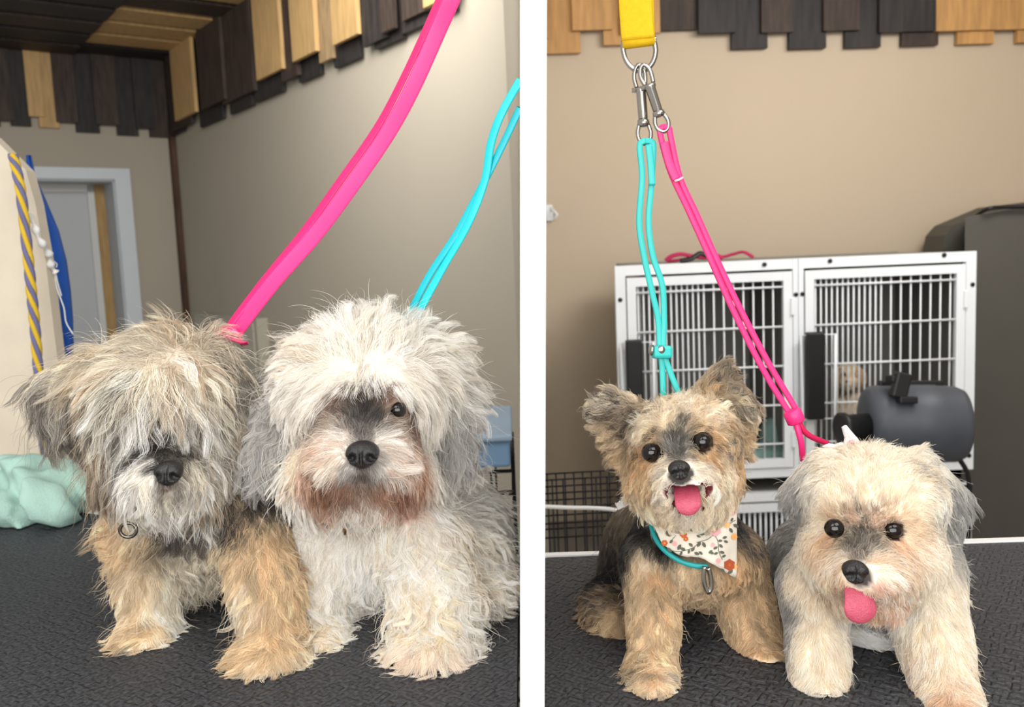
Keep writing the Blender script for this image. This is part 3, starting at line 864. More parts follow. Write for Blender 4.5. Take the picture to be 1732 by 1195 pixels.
# ================================================================ right room, right dog: clipped white coat, grey saddle and ears
def dog_four():
    root = thing('dog', 'clipped cream white dog with grey ears and saddle and its tongue out, leaning forward', 'dog', T(1480, 1180, TABLE_Z))
    IV, CRM, PE, GY, G2, SD, BR = 'f3ead9', 'ead6b6', 'e3c39f', '8b8985', 'b5b1aa', '2a241f', 'a87f5c'
    d = Dog(.02)
    d.e(1470, 840, .815, 118, 84, .075)
    d.e(1450, 960, .755, 66, 45, .052)
    d.e(1473, 935, .795, 118, 68, .068)
    d.e(1468, 1018, .77, 56, 22, .036)
    d.t((1390, 785, .83), (1338, 838, .835), (1362, 850, .83), .009)
    d.t((1390, 785, .83), (1372, 845, .825), (1350, 850, .83), .008)
    d.t((1555, 780, .83), (1625, 850, .835), (1605, 890, .825), .010)
    d.t((1555, 780, .83), (1575, 860, .82), (1605, 890, .825), .009)
    d.c((1480, 930, .85, 105), (1480, 1000, .87, 100))
    d.e(1478, 985, .87, 120, 54, .07)
    d.c((1470, 985, .9, 95), (1395, 960, 1.06, 88))
    d.c((1380, 955, 1.02, 82), (1372, 1010, 1.03, 62))
    d.e(1400, 1030, 1.0, 60, 32, .06)
    d.c((1375, 990, .83, 58), (1384, 1110, .785, 40), (1386, 1180, .765, 38))
    d.e(1392, 1205, .745, 52, 28, .04)
    d.c((1555, 975, .82, 72), (1580, 1090, .775, 49), (1602, 1170, .748, 45))
    d.e(1608, 1205, .725, 56, 30, .04)
    d.e(1462, 1066, .96, 40, 15, .04, -28)
    d.e(1453, 1006, .725, 26, 11, .018, 0, True)
    pl = d.eye(1411, 893, .7455, 17); pr = d.eye(1509, 896, .746, 17.5)
    d.holes += [(pl, .0092), (pr, .0094), (P(1449, 970, .712), .0135), (P(1453, 1006, .724), .0115)]
    d.skin += [(P(1449, 972, .706), .014, '4a4542'), (P(1453, 1008, .73), .016, '5a1f26'), (pl, .0115, '2a201a'), (pr, .0115, '2a201a')]
    s = [
     (1470, 765, -95, 22, .4, IV, CRM, .3), (1430, 770, -120, 22, .35, IV, CRM, .3), (1520, 768, -60, 22, .35, IV, CRM, .35), (1400, 790, 200, 22, .3, IV, CRM, .3), (1470, 800, -90, 20, .3, IV, CRM, .35), (1420, 810, -120, 20, .25, IV, CRM, .35), (1525, 810, -50, 20, .25, IV, CRM, .35), (1560, 800, -20, 24, .25, CRM, G2, .4),
     (1470, 845, -90, 18, .3, CRM, IV, .5), (1415, 845, -110, 18, .25, IV, CRM, .4), (1520, 845, -70, 18, .25, CRM, IV, .5), (1380, 850, 150, 20, .2, IV, CRM, .4), (1570, 850, 20, 24, .2, IV, CRM, .4),
     # stop and eyes
     (1462, 868, -90, 10, .15, 'c4ae94', SD, .2), (1440, 875, -110, 8, .1, 'cba88a', SD, .15), (1488, 875, -70, 8, .1, 'cba88a', SD, .15), (1460, 900, -90, 14, .12, SD, '84796e', .35), (1445, 915, -110, 16, .12, '463e37', '9c9184', .4), (1475, 915, -70, 16, .12, '463e37', '9c9184', .4), (1455, 938, -90, 12, .1, '544c44', '8f8478', .4),
     (1388, 890, 170, 14, .12, IV, CRM, .4), (1411, 876, -110, 7, .1, 'd9bf9f', 'c4a27c', .3), (1509, 878, -70, 7, .1, 'd9b898', 'c4a27c', .3), (1415, 862, -110, 11, .2, CRM, 'd9bf9f', .4), (1507, 864, -70, 11, .2, CRM, 'd9bf9f', .4), (1408, 914, 110, 18, .12, PE, 'd9a86a', .4), (1512, 918, 70, 18, .12, PE, 'd9ab86', .4), (1535, 895, 20, 16, .12, CRM, PE, .4), (1428, 905, 120, 10, .1, CRM, SD, .3), (1488, 908, 60, 10, .1, CRM, SD, .3),
     # muzzle and cheeks
     (1420, 950, 140, 28, .2, IV, PE, .4), (1480, 950, 30, 28, .2, IV, PE, .4), (1405, 970, 120, 30, .2, CRM, PE, .4), (1500, 975, 45, 34, .2, IV, PE, .45), (1525, 950, 40, 36, .2, PE, IV, .5), (1382, 930, 110, 30, .2, PE, CRM, .4), (1560, 925, 40, 34, .2, IV, PE, .35), (1540, 975, 50, 36, .2, PE, IV, .5), (1425, 985, 110, 20, .15, 'd0a880', IV, .4), (1490, 990, 60, 26, .15, 'dba78c', IV, .4), (1450, 992, 90, 8, .1, CRM, G2, .3),
     (1375, 960, 100, 30, .2, IV, CRM, .4), (1400, 1000, 110, 28, .2, CRM, BR, .3), (1515, 1010, 70, 30, .2, 'd9a585', IV, .45), (1565, 970, 60, 34, .2, IV, CRM, .3), (1480, 1035, 90, 20, .15, PE, 'c99a80', .4), (1450, 1038, 95, 18, .15, PE, IV, .4), (1550, 1010, 80, 30, .2, IV, CRM, .3),
     # ears
     (1375, 800, 160, 28, .25, IV, G2, .4), (1350, 825, 130, 26, .25, G2, GY, .4), (1350, 850, 110, 26, .25, GY, G2, .5), (1370, 840, 110, 26, .2, G2, IV, .5), (1585, 805, 40, 30, .2, IV, G2, .4), (1610, 840, 65, 30, .2, GY, G2, .45), (1620, 870, 85, 26, .2, GY, G2, .4), (1600, 885, 92, 26, .2, G2, GY, .5), (1585, 850, 85, 30, .15, IV, G2, .45),
     # body
     (1330, 930, 110, 14, .2, GY, G2, .35, .02), (1345, 900, 110, 14, .2, GY, G2, .35, .02), (1320, 980, 100, 14, .2, GY, G2, .3, .02), (1315, 1020, 95, 16, .2, GY, G2, .3, .02), (1340, 990, 95, 20, .2, CRM, IV, .5), (1360, 950, 100, 24, .2, IV, CRM, .4), (1335, 1060, 95, 18, .2, GY, G2, .5, .02),
     (1380, 1010, 92, 26, .2, IV, CRM, .4), (1430, 1040, 85, 24, .2, G2, IV, .5), (1480, 1050, 90, 22, .2, G2, GY, .4), (1540, 1030, 95, 26, .2, IV, 'fdfaf4', .4), (1590, 970, 70, 28, .22, IV, CRM, .3), (1560, 1060, 92, 28, .2, IV, CRM, .4),
     # legs
     (1365, 1080, 98, 28, .2, IV, CRM, .35), (1400, 1080, 82, 28, .2, IV, CRM, .35), (1370, 1150, 98, 28, .22, IV, CRM, .35), (1410, 1150, 80, 28, .22, IV, CRM, .35), (1380, 1190, 110, 24, .25, IV, CRM, .4), (1410, 1190, 60, 24, .25, IV, CRM, .4),
     (1600, 1030, 70, 30, .22, IV, CRM, .35), (1545, 1110, 100, 30, .22, IV, PE, .35), (1590, 1110, 85, 30, .2, IV, CRM, .35), (1620, 1110, 68, 30, .22, IV, CRM, .4), (1570, 1170, 100, 28, .22, PE, IV, .5), (1620, 1170, 75, 28, .22, PE, IV, .5), (1600, 1190, 92, 24, .25, PE, 'dba97c', .4), (1465, 1070, -20, 24, .2, 'fdfaf4', IV, .4),
    ]
    build_dog(d, root, s, 120000, h=.0035, rad=.00013, clump=22, clumpy=.5, wave=.05, grav=.15, cvar=.06, stray=.02, dith=.003)
    nose(root, 1449, 968, .694, 44, 38, 4)
    tongue(root, [(1450, 990, .726), (1453, 1006, .712), (1455, 1030, .707), (1452, 1053, .707)], [20, 24, 28, 27], .0038, 3)
    return root

# ================================================================ the setting
PAINT_L = mat('wall_paint_taupe', 'a9a192', .75, noise=.03, nscale=1.2, bump=.1, bscale=60)
PAINT_R = mat('wall_paint_beige', 'bdad97', .75, noise=.03, nscale=1.2, bump=.1, bscale=60)
DARKWOOD = mat('wood_dark_stain', '3a2f28', .65, noise=.45, nscale=5, wave=(9, 9, 1.2), bump=.4, bscale=40)
DARKWOOD2 = mat('wood_charcoal_stain', '2b2726', .65, noise=.45, nscale=5, wave=(9, 9, 1.2), bump=.4, bscale=40)
LIGHTWOOD = mat('wood_pale_pine', 'bc9a68', .6, noise=.18, nscale=5, wave=(9, 9, 1.2), bump=.3, bscale=40)
GREYWOOD = mat('wood_weathered', '9c8361', .65, noise=.3, nscale=6, wave=(9, 9, 1.2), bump=.3, bscale=40)
WHITE = mat('white_enamel', 'dfe3e6', .35, noise=.02, nscale=8)
BLACKP = mat('black_plastic', '121214', .45, noise=.1, nscale=20)
STEEL = mat('polished_steel', 'a8a49e', .2, metal=1, noise=.05, nscale=40)
PINK = mat('pink_vinyl', 'ff3a84', .42, noise=.02, nscale=60)
TEAL = mat('teal_vinyl', '18c4cb', .38, noise=.02, nscale=60)
TEAL2 = mat('teal_vinyl_soft', '2fb9b4', .4, noise=.02, nscale=60)

class Wall:
    def __init__(self, o, d, towards):
        self.o = Vector((o[0], o[1], 0)); self.d = Vector((d[0], d[1], 0)).normalized()
        n = Vector((-self.d.y, self.d.x, 0))
        if (Vector(towards) - self.o).dot(n) < 0: n = -n
        self.n = n
    def tz(self, px, py, off=0):
        h = plane_hit(px, py, self.o + self.n * off, self.n)
        return (h - self.o).dot(self.d), h.z
    def pt(self, t, z, off):
        return self.o + self.d * t + self.n * off + Vector((0, 0, z))
    def box(self, mb, t0, t1, z0, z1, o0, o1):
        if t0 > t1: t0, t1 = t1, t0
        q = lambda z: [self.pt(t0, z, o0), self.pt(t1, z, o0), self.pt(t1, z, o1), self.pt(t0, z, o1)]
        return mb.hexa(q(z0), q(z1))

c = P(292, 232, 6.7)
CORNER = (c.x, c.y)
WLEFT = Wall(CORNER, (-.804, -.594), (0, 0, 0))
WREAR = Wall(CORNER, (.594, -.804), (0, 0, 0))
ZC = WLEFT.tz(215, 97)[1]
wr0 = P(900, 300, 3.88); wr1 = P(1685, 300, 3.98)
WRIGHT = Wall((wr0.x, wr0.y), (wr1.x - wr0.x, wr1.y - wr0.y), (1, 0, 0))
ZR = 2.45

# partition between the two rooms: a white painted panel wall
def partition():
    zs = (0.0, max(ZC, ZR) + .1)
    y0, y1 = .64, 5.2
    L = []
    th = 43 * y0 / F
    b = []; t = []
    for lst, z in ((b, zs[0]), (t, zs[1])):
        a, c2 = Vector((x_at(880, y0, z), y0, z)), Vector((x_at(880, y1, z), y1, z))
        n = Vector((1, 0, 0))
        lst += [a, c2, c2 + n * th, a + n * th]
    mb = MB().hexa(b, t)
    return struct('wall_partition', mb, mat('partition_white', 'f4f4f4', .6, noise=.01, nscale=4))
partition()

# floors and ceilings
struct('floor', MB().box((-1, 3.2, -.05), (11, 9, .1)), mat('floor_concrete', '8b857c', .6, noise=.12, nscale=3, bump=.2))

# left room walls; the left one is built round its door opening
dr_t0, dr_z = WLEFT.tz(193, 304)
dr_t1 = WLEFT.tz(-30, 400)[0]
mb = MB()
WLEFT.box(mb, 0, dr_t0, 0, ZC + .1, -.32, 0)
WLEFT.box(mb, dr_t1, dr_t1 + 3, 0, ZC + .1, -.32, 0)
WLEFT.box(mb, dr_t0, dr_t1, dr_z, ZC + .1, -.32, 0)
struct('wall_left', mb, PAINT_L)
mb = MB()
tr = 0
for k in range(200):
    p = WREAR.pt(k * .03, 1, 0)
    if p.x < x_at(880, p.y, 1) - .004: tr = k * .03
WREAR.box(mb, -.35, tr, 0, ZC + .1, -.12, 0)
struct('wall_rear', mb, PAINT_L)

# ceiling of the left room: planks parallel to the left wall, pale boards ending at dark ones
ceil = struct('ceiling', MB().hexa([WLEFT.pt(t, ZC + .02, o) for t, o in ((-.1, -.1), (4.2, -.1), (4.2, 3.2), (-.1, 3.2))],
                                  [WLEFT.pt(t, ZC + .1, o) for t, o in ((-.1, -.1), (4.2, -.1), (4.2, 3.2), (-.1, 3.2))]), DARKWOOD2)
def ceil_off(px, py):
    h = T(px, py, ZC)
    return (h - WLEFT.o).dot(WLEFT.n), (h - WLEFT.o).dot(WLEFT.d)
u0 = ceil_off(243, 78)[0]; u1 = ceil_off(243, 59)[0]
wd = u1 - u0
tl = ceil_off(140, 70)[1]
rows = [(u0 - 2.05 * wd, DARKWOOD2, DARKWOOD2), (u0 - 1.03 * wd, DARKWOOD2, DARKWOOD), (u0, LIGHTWOOD, DARKWOOD2), (u0 + 1.06 * wd, LIGHTWOOD, DARKWOOD), (u0 + 2.12 * wd, LIGHTWOOD, DARKWOOD2), (u0 + 3.18 * wd, DARKWOOD, DARKWOOD2), (u0 + 4.24 * wd, LIGHTWOOD, DARKWOOD2), (u0 + 5.3 * wd, DARKWOOD, DARKWOOD)]
for u, m1, m2 in rows:
    w = wd * .8
    b = [WLEFT.pt(t, ZC - .012, o) for t, o in ((.0, u), (tl, u), (tl, u + w), (.0, u + w))]
    t_ = [p + Vector((0, 0, .032)) for p in b]
    MB().hexa(b, t_).build('plank', m1, ceil)
    b = [WLEFT.pt(t, ZC - .03, o) for t, o in ((tl + .01, u), (3.6, u), (3.6, u + w), (tl + .01, u + w))]
    t_ = [p + Vector((0, 0, .05)) for p in b]
    MB().hexa(b, t_).build('plank', m2, ceil)

def frieze(name, wall, rows, ztop, label):
    root = MB()
    ts = [wall.tz(r[0], r[2])[0] for r in rows] + [wall.tz(r[1], r[2])[0] for r in rows]
    zs = [wall.tz((r[0] + r[1]) / 2, r[2])[1] for r in rows]
    wall.box(root, min(ts), max(ts), max(zs) + .03, ztop, .002, .012)
    fr = struct(name, root, DARKWOOD2)
    for px0, px1, py, m, lay in rows:
        t0 = wall.tz(px0, py)[0]; t1 = wall.tz(px1, py)[0]; z = wall.tz((px0 + px1) / 2, py)[1]
        a = .012 + lay * .024
        mb = MB()
        wall.box(mb, t0, t1, z, ztop, a, a + .022 + random.uniform(-.003, .003))
        mb.build('plank', m, fr)
    return fr
L, D, K, G = LIGHTWOOD, DARKWOOD, DARKWOOD2, GREYWOOD
H = mat('wood_honey', 'b58a55', .6, noise=.2, nscale=5, wave=(9, 9, 1.2), bump=.3, bscale=40)
frieze('trim_1', WLEFT, [(-40, 0, 214, D, 0), (-5, 22, 206, D, 1), (18, 52, 214, K, 0), (47, 74, 199, L, 1), (66, 100, 217, L, 0), (94, 130, 209, D, 1), (128, 168, 225, K, 0), (160, 200, 213, D, 1), (197, 233, 230, K, 0), (228, 258, 219, K, 1), (252, 290, 233, D, 0)], ZC, '')
frieze('trim_2', WREAR, [(293, 318, 227, K, 0), (302, 338, 216, D, 1), (316, 352, 198, L, 2), (346, 386, 208, K, 0), (360, 402, 178, D, 2), (398, 436, 186, K, 0), (392, 447, 166, D, 1), (440, 488, 164, K, 0), (457, 502, 128, L, 2), (494, 522, 134, D, 1), (515, 552, 133, K, 0), (520, 561, 98, L, 2), (558, 580, 104, G, 1), (575, 619, 107, K, 0), (588, 632, 70, L, 2), (632, 674, 73, K, 1), (645, 692, 75, K, 0), (671, 694, 55, D, 2), (690, 735, 50, K, 0), (700, 740, 30, D, 1), (728, 780, 30, K, 0), (745, 790, 8, L, 2)], ZC, '')
mb = MB()
zb = WREAR.tz(300, 228)[1]
mb.hexa([WREAR.pt(t, 0, o) for t, o in ((.0, .0), (.075, .0), (.075, .035), (.0, .035))], [WREAR.pt(t, zb + .02, o) for t, o in ((.0, .0), (.075, .0), (.075, .035), (.0, .035))])
struct('trim_3', mb, mat('wood_corner_post', '4a3220', .6, noise=.4, nscale=3, wave=(6, 6, 2)))

# door in the left wall, set deep in a white lined opening
DW = mat('door_white_trim', 'ccd3da', .45, noise=.02, nscale=6)
dmb = MB()
cas = .105
WLEFT.box(dmb, dr_t0 - cas, dr_t0, 0, dr_z + cas * .75, .0, .025)
WLEFT.box(dmb, dr_t1 + .005, dr_t1 + cas, 0, dr_z + cas * .75, .0, .025)
WLEFT.box(dmb, dr_t0, dr_t1, dr_z, dr_z + cas * .75, .0, .025)
door = struct('door_1', dmb, DW)
mb = MB()
WLEFT.box(mb, dr_t0, dr_t0 + .012, 0, dr_z, -.3, 0); WLEFT.box(mb, dr_t0, dr_t1, dr_z - .012, dr_z, -.3, 0); WLEFT.box(mb, dr_t1 - .012, dr_t1, 0, dr_z, -.3, 0)
mb.build('jamb_lining', mat('door_lining', 'b7bcc0', .5, noise=.03, nscale=6), door)
ta = WLEFT.tz(158, 330, -.3)[0]; tb = WLEFT.tz(147, 335, -.3)[0]; zt = WLEFT.tz(110, 325, -.3)[1]
mb = MB(); WLEFT.box(mb, dr_t0, ta, 0, dr_z, -.3, -.285); WLEFT.box(mb, ta, dr_t1, zt + .06, dr_z, -.3, -.288)
mb.build('wood_shim', mat('door_raw_wood', 'a98a5a', .7, noise=.2, nscale=5, wave=(9, 9, 1.2)), door)
mb = MB(); WLEFT.box(mb, ta, tb, 0, zt + .06, -.3, -.27); WLEFT.box(mb, ta, dr_t1, zt, zt + .06, -.3, -.27)
mb.build('door_frame', mat('door_frame_white', 'cfd0ce', .5), door)
mb = MB(); WLEFT.box(mb, tb, dr_t1, 0, zt, -.33, -.3)
mb.build('door_leaf', mat('door_leaf_grey', 'b9bdbf', .5, noise=.02, nscale=3), door)

# pale wall box behind the grey dog
t0, z0 = WREAR.tz(352, 620); t1, z1 = WREAR.tz(452, 537)
bx = thing('fuse_box', 'pale grey flat box on the taupe wall above the shaggy dog', 'wall box', WREAR.pt((t0 + t1) / 2, z0, 0))
mb = MB(); WREAR.box(mb, t0, t1, z0, z1, 0, .07); mb.build('case', mat('fuse_box_grey', 'a9a596', .5), bx)
mb = MB(); WREAR.box(mb, t0 + .03, t1 - .05, z0 + .02, z1 - .03, .07, .078); mb.build('lid', mat('fuse_box_lid', 'b3ae9f', .5), bx)

# right room
mb = MB(); WRIGHT.box(mb, -.0, 2.75, 0, ZR + .05, -.12, 0); struct('wall_back', mb, PAINT_R)
e = WRIGHT.pt(2.7, 0, 0)
mb = MB().box((e.x + .06, 2.3, ZR / 2), (.12, 3.6, ZR)); struct('wall_right', mb, PAINT_R)
mb = MB().hexa([Vector((.05, .9, ZR)), Vector((e.x + .1, .9, ZR)), Vector((e.x + .1, 4.3, ZR)), Vector((.05, 4.3, ZR))], [Vector((.05, .9, ZR + .08)), Vector((e.x + .1, .9, ZR + .08)), Vector((e.x + .1, 4.3, ZR + .08)), Vector((.05, 4.3, ZR + .08))])
struct('ceiling_right', mb, mat('ceiling_white', 'd8d4cc', .8))
frieze('trim_4', WRIGHT, [(900, 925, 70, H, 1), (902, 981, 93, H, 0), (966, 1032, 56, H, 1), (1019, 1056, 79, H, 0), (1046, 1112, 62, H, 1), (1100, 1178, 54, D, 0), (1176, 1238, 61, K, 1), (1234, 1294, 85, K, 0), (1281, 1334, 60, D, 1), (1330, 1392, 85, K, 0), (1384, 1444, 57, D, 1), (1424, 1484, 83, K, 0), (1477, 1572, 59, K, 1), (1519, 1580, 80, D, 0), (1571, 1670, 57, H, 1), (1612, 1673, 77, H, 0), (1666, 1730, 55, H, 1), (1712, 1790, 74, H, 0)], ZR, '')

# ================================================================ grooming tables
def rubber():
    m = mat('rubber_mat', '34353a', .58, spec=.45)
    nt = m.node_tree; b = nt.nodes['Principled BSDF']
    tc = nt.nodes.new('ShaderNodeTexCoord')
    nz = nt.nodes.new('ShaderNodeTexNoise'); nz.inputs['Scale'].default_value = 9; nz.inputs['Detail'].default_value = 3
    nt.links.new(tc.outputs['Object'], nz.inputs['Vector'])
    mixv = nt.nodes.new('ShaderNodeVectorMath'); mixv.operation = 'MULTIPLY_ADD'
    mixv.inputs[1].default_value = (.012, .012, 0)
    nt.links.new(nz.outputs['Color'], mixv.inputs[0]); nt.links.new(tc.outputs['Object'], mixv.inputs[2])
    hs = []
    for rot, off in ((.6, 0), (.6 + math.pi / 2, .5)):
        mp = nt.nodes.new('ShaderNodeMapping'); mp.inputs['Rotation'].default_value = (0, 0, rot); mp.inputs['Location'].default_value = (off * .02, 0, 0)
        nt.links.new(mixv.outputs[0], mp.inputs['Vector'])
        br = nt.nodes.new('ShaderNodeTexBrick')
        br.inputs['Scale'].default_value = 1
        br.inputs['Brick Width'].default_value = .021; br.inputs['Row Height'].default_value = .0115
        br.inputs['Mortar Size'].default_value = .0036; br.inputs['Mortar Smooth'].default_value = .5
        br.inputs['Color1'].default_value = (1, 1, 1, 1); br.inputs['Color2'].default_value = (.35, .35, .35, 1); br.inputs['Mortar'].default_value = (0, 0, 0, 1)
        nt.links.new(mp.outputs[0], br.inputs['Vector'])
        hs.append(br)
    ck = nt.nodes.new('ShaderNodeTexChecker'); ck.inputs['Scale'].default_value = 44
    nt.links.new(mixv.outputs[0], ck.inputs['Vector'])
    mx = nt.nodes.new('ShaderNodeMix'); mx.data_type = 'RGBA'
    nt.links.new(ck.outputs['Fac'], mx.inputs['Factor'])
    nt.links.new(hs[0].outputs['Color'], mx.inputs[6]); nt.links.new(hs[1].outputs['Color'], mx.inputs[7])
    bp = nt.nodes.new('ShaderNodeBump'); bp.inputs['Strength'].default_value = 1; bp.inputs['Distance'].default_value = .0045
    nt.links.new(mx.outputs[2], bp.inputs['Height']); nt.links.new(bp.outputs['Normal'], b.inputs['Normal'])
    n2 = nt.nodes.new('ShaderNodeTexNoise'); n2.inputs['Scale'].default_value = 260; n2.inputs['Detail'].default_value = 6
    nt.links.new(tc.outputs['Object'], n2.inputs['Vector'])
    r = nt.nodes.new('ShaderNodeValToRGB')
    r.color_ramp.elements[0].position = .35; r.color_ramp.elements[0].color = lin('1d1e21') + [1]
    r.color_ramp.elements[1].position = .78; r.color_ramp.elements[1].color = lin('515358') + [1]
    nt.links.new(n2.outputs['Fac'], r.inputs['Fac']); nt.links.new(r.outputs['Color'], b.inputs['Base Color'])
    return m
RUB = rubber()
RIM = mat('table_rim_white', 'e9e9e8', .4, noise=.02, nscale=10)

def round_poly(pts, r, k=6):
    out = []
    n = len(pts)
    for i in range(n):
        a, b, c2 = Vector(pts[i - 1]), Vector(pts[i]), Vector(pts[(i + 1) % n])
        d1 = (a - b).normalized(); d2 = (c2 - b).normalized()
        p, q = b + d1 * r, b + d2 * r
        for j in range(k + 1):
            t = j / k
            out.append(p * (1 - t) ** 2 + b * 2 * t * (1 - t) + q * t * t)
    return out
def slab(mb, poly, z0, z1):
    n = len(poly)
    vs = [(p[0], p[1], z0) for p in poly] + [(p[0], p[1], z1) for p in poly]
    return mb.add(vs, [tuple(range(n - 1, -1, -1)), tuple(range(n, 2 * n))] + [(i, (i + 1) % n, n + (i + 1) % n, n + i) for i in range(n)])
def grow(poly, d):
    c2 = sum((Vector(p) for p in poly), Vector((0, 0))) / len(poly)
    return [c2 + (Vector(p) - c2) * (1 + d / (Vector(p) - c2).length) for p in poly]
def table(label, poly, r, legs, rim):
    cx = sum(p[0] for p in poly) / len(poly); cy = sum(p[1] for p in poly) / len(poly)
    t = thing('grooming_table', label, 'table', (cx, cy, 0))
    pl = round_poly(poly, r)
    o = slab(MB(), pl, TABLE_Z - .008, TABLE_Z).build('rubber_mat', RUB, t)
    slab(MB(), pl, TABLE_Z - .035, TABLE_Z - .0081).build('table_board', mat('table_board', '6a655d', .6), t)
    a, b = Vector((*rim[0], 0)), Vector((*rim[1], 0))
    dn = (b - a).normalized(); nn = Vector((-dn.y, dn.x, 0))
    if nn.y < 0: nn = -nn
    q = lambda z: [a + Vector((0, 0, z)), b + Vector((0, 0, z)), b + nn * .013 + Vector((0, 0, z)), a + nn * .013 + Vector((0, 0, z))]
    MB().hexa(q(TABLE_Z - .036), q(TABLE_Z + .002)).build('rim', RIM, t)
    for x, y in legs:
        MB().tube([(x, y, TABLE_Z - .036), (x, y, .012)], .018, 12).build('leg', STEEL, t)
        MB().lathe((x, y, 0), (0, 0, 1), [(.028, 0), (.028, .012), (.02, .016)], 12).build('foot', BLACKP, t)
    return t
a = T(160, 869, TABLE_Z); b = T(872, 946, TABLE_Z)
dirv = (a - b).normalized()
lb = a + dirv * .32
rb = Vector((x_at(880, b.y, TABLE_Z) - .003, b.y, 0))
table('black rubber-topped grooming table under the two shaggy dogs', [(-1.12, .665), (x_at(880, .665, TABLE_Z) - .003, .665), (rb.x, rb.y), (lb.x, lb.y), (-1.2, 1.3)], .03, [(-.9, .8), (-.1, .75), (-.12, 1.1), (-.8, 1.4)], ((lb.x, lb.y), (rb.x, rb.y)))
a = T(925, 942, TABLE_Z); b = T(1690, 917, TABLE_Z)
table('black rubber-topped grooming table with white rim under the two clipped dogs', [(x_at(880, .67, TABLE_Z) + .0225, .66), (.98, .66), (.98, b.y + (b.y - a.y) / (b.x - a.x) * (.98 - b.x)), (x_at(880, a.y, TABLE_Z) + .0225, a.y)], .02, [(.12, .75), (.85, .75), (.85, 1.08), (.12, 1.08)], ((.975, b.y + (b.y - a.y) / (b.x - a.x) * (.975 - b.x)), (x_at(880, a.y, TABLE_Z) + .024, a.y)))

# ================================================================ left room things
def leash_left_pink():
    t = thing('leash', 'pink flat grooming leash looped round the neck of the shaggy grey and tan dog', 'leash', P(385, 575, .97), 'leashes holding the shaggy dogs')
    main = smooth_path([P(392, 572, .975), P(402, 556, .972), P(462, 478, .96), P(532, 398, .95), P(592, 318, .94), P(654, 228, .93), P(697, 150, .92), P(741, 52, .91), P(770, -14, .9), P(791, -70, .9)], 8)
    MB().strap(main, .0163, .0024, -VIEW + RIGHT * .25).build('strap', PINK, t)
    sec = smooth_path([P(381, 565, .98), P(392, 546, .976), P(445, 476, .966), P(511, 395, .957), P(573, 309, .947), P(637, 217, .937), P(681, 135, .927), P(725, 40, .917), P(755, -27, .907), P(775, -74, .907)], 8)
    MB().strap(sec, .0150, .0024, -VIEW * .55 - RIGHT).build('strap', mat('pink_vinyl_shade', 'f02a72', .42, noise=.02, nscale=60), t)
    MB().strap(smooth_path([P(358, 560, .985), P(372, 566, .972), P(392, 570, .967), P(408, 576, .972), P(414, 582, .985)], 6), .0085, .003, -VIEW - DOWN * .6).build('knot', PINK, t)
    MB().strap(smooth_path([P(372, 560, .978), P(385, 556, .968), P(398, 562, .965), P(402, 574, .97)], 6), .007, .003, -VIEW).build('knot', PINK, t)
leash_left_pink()

def leash_left_teal():
    t = thing('leash', 'teal grooming leash of two thin bands running up from the fluffy white dog', 'leash', P(700, 540, .96), 'leashes holding the shaggy dogs')
    f = -VIEW - RIGHT * .3
    MB().strap(smooth_path([P(703, 552, .975), P(708, 530, .972), P(748, 455, .965), P(792, 378, .955), P(820, 305, .95), P(830, 245, .945), P(847, 195, .94), P(876, 142, .938), P(879, 138, .938)], 8), .0088, .0028, f).build('strap', TEAL, t)
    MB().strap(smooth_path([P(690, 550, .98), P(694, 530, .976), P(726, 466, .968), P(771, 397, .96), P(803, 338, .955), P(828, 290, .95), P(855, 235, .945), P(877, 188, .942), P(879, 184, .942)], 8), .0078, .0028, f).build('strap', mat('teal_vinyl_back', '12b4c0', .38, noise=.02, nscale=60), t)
    MB().box(P(697, 541, .962), (.02, .012, .012), R, .003).build('slider', TEAL, t)
leash_left_teal()

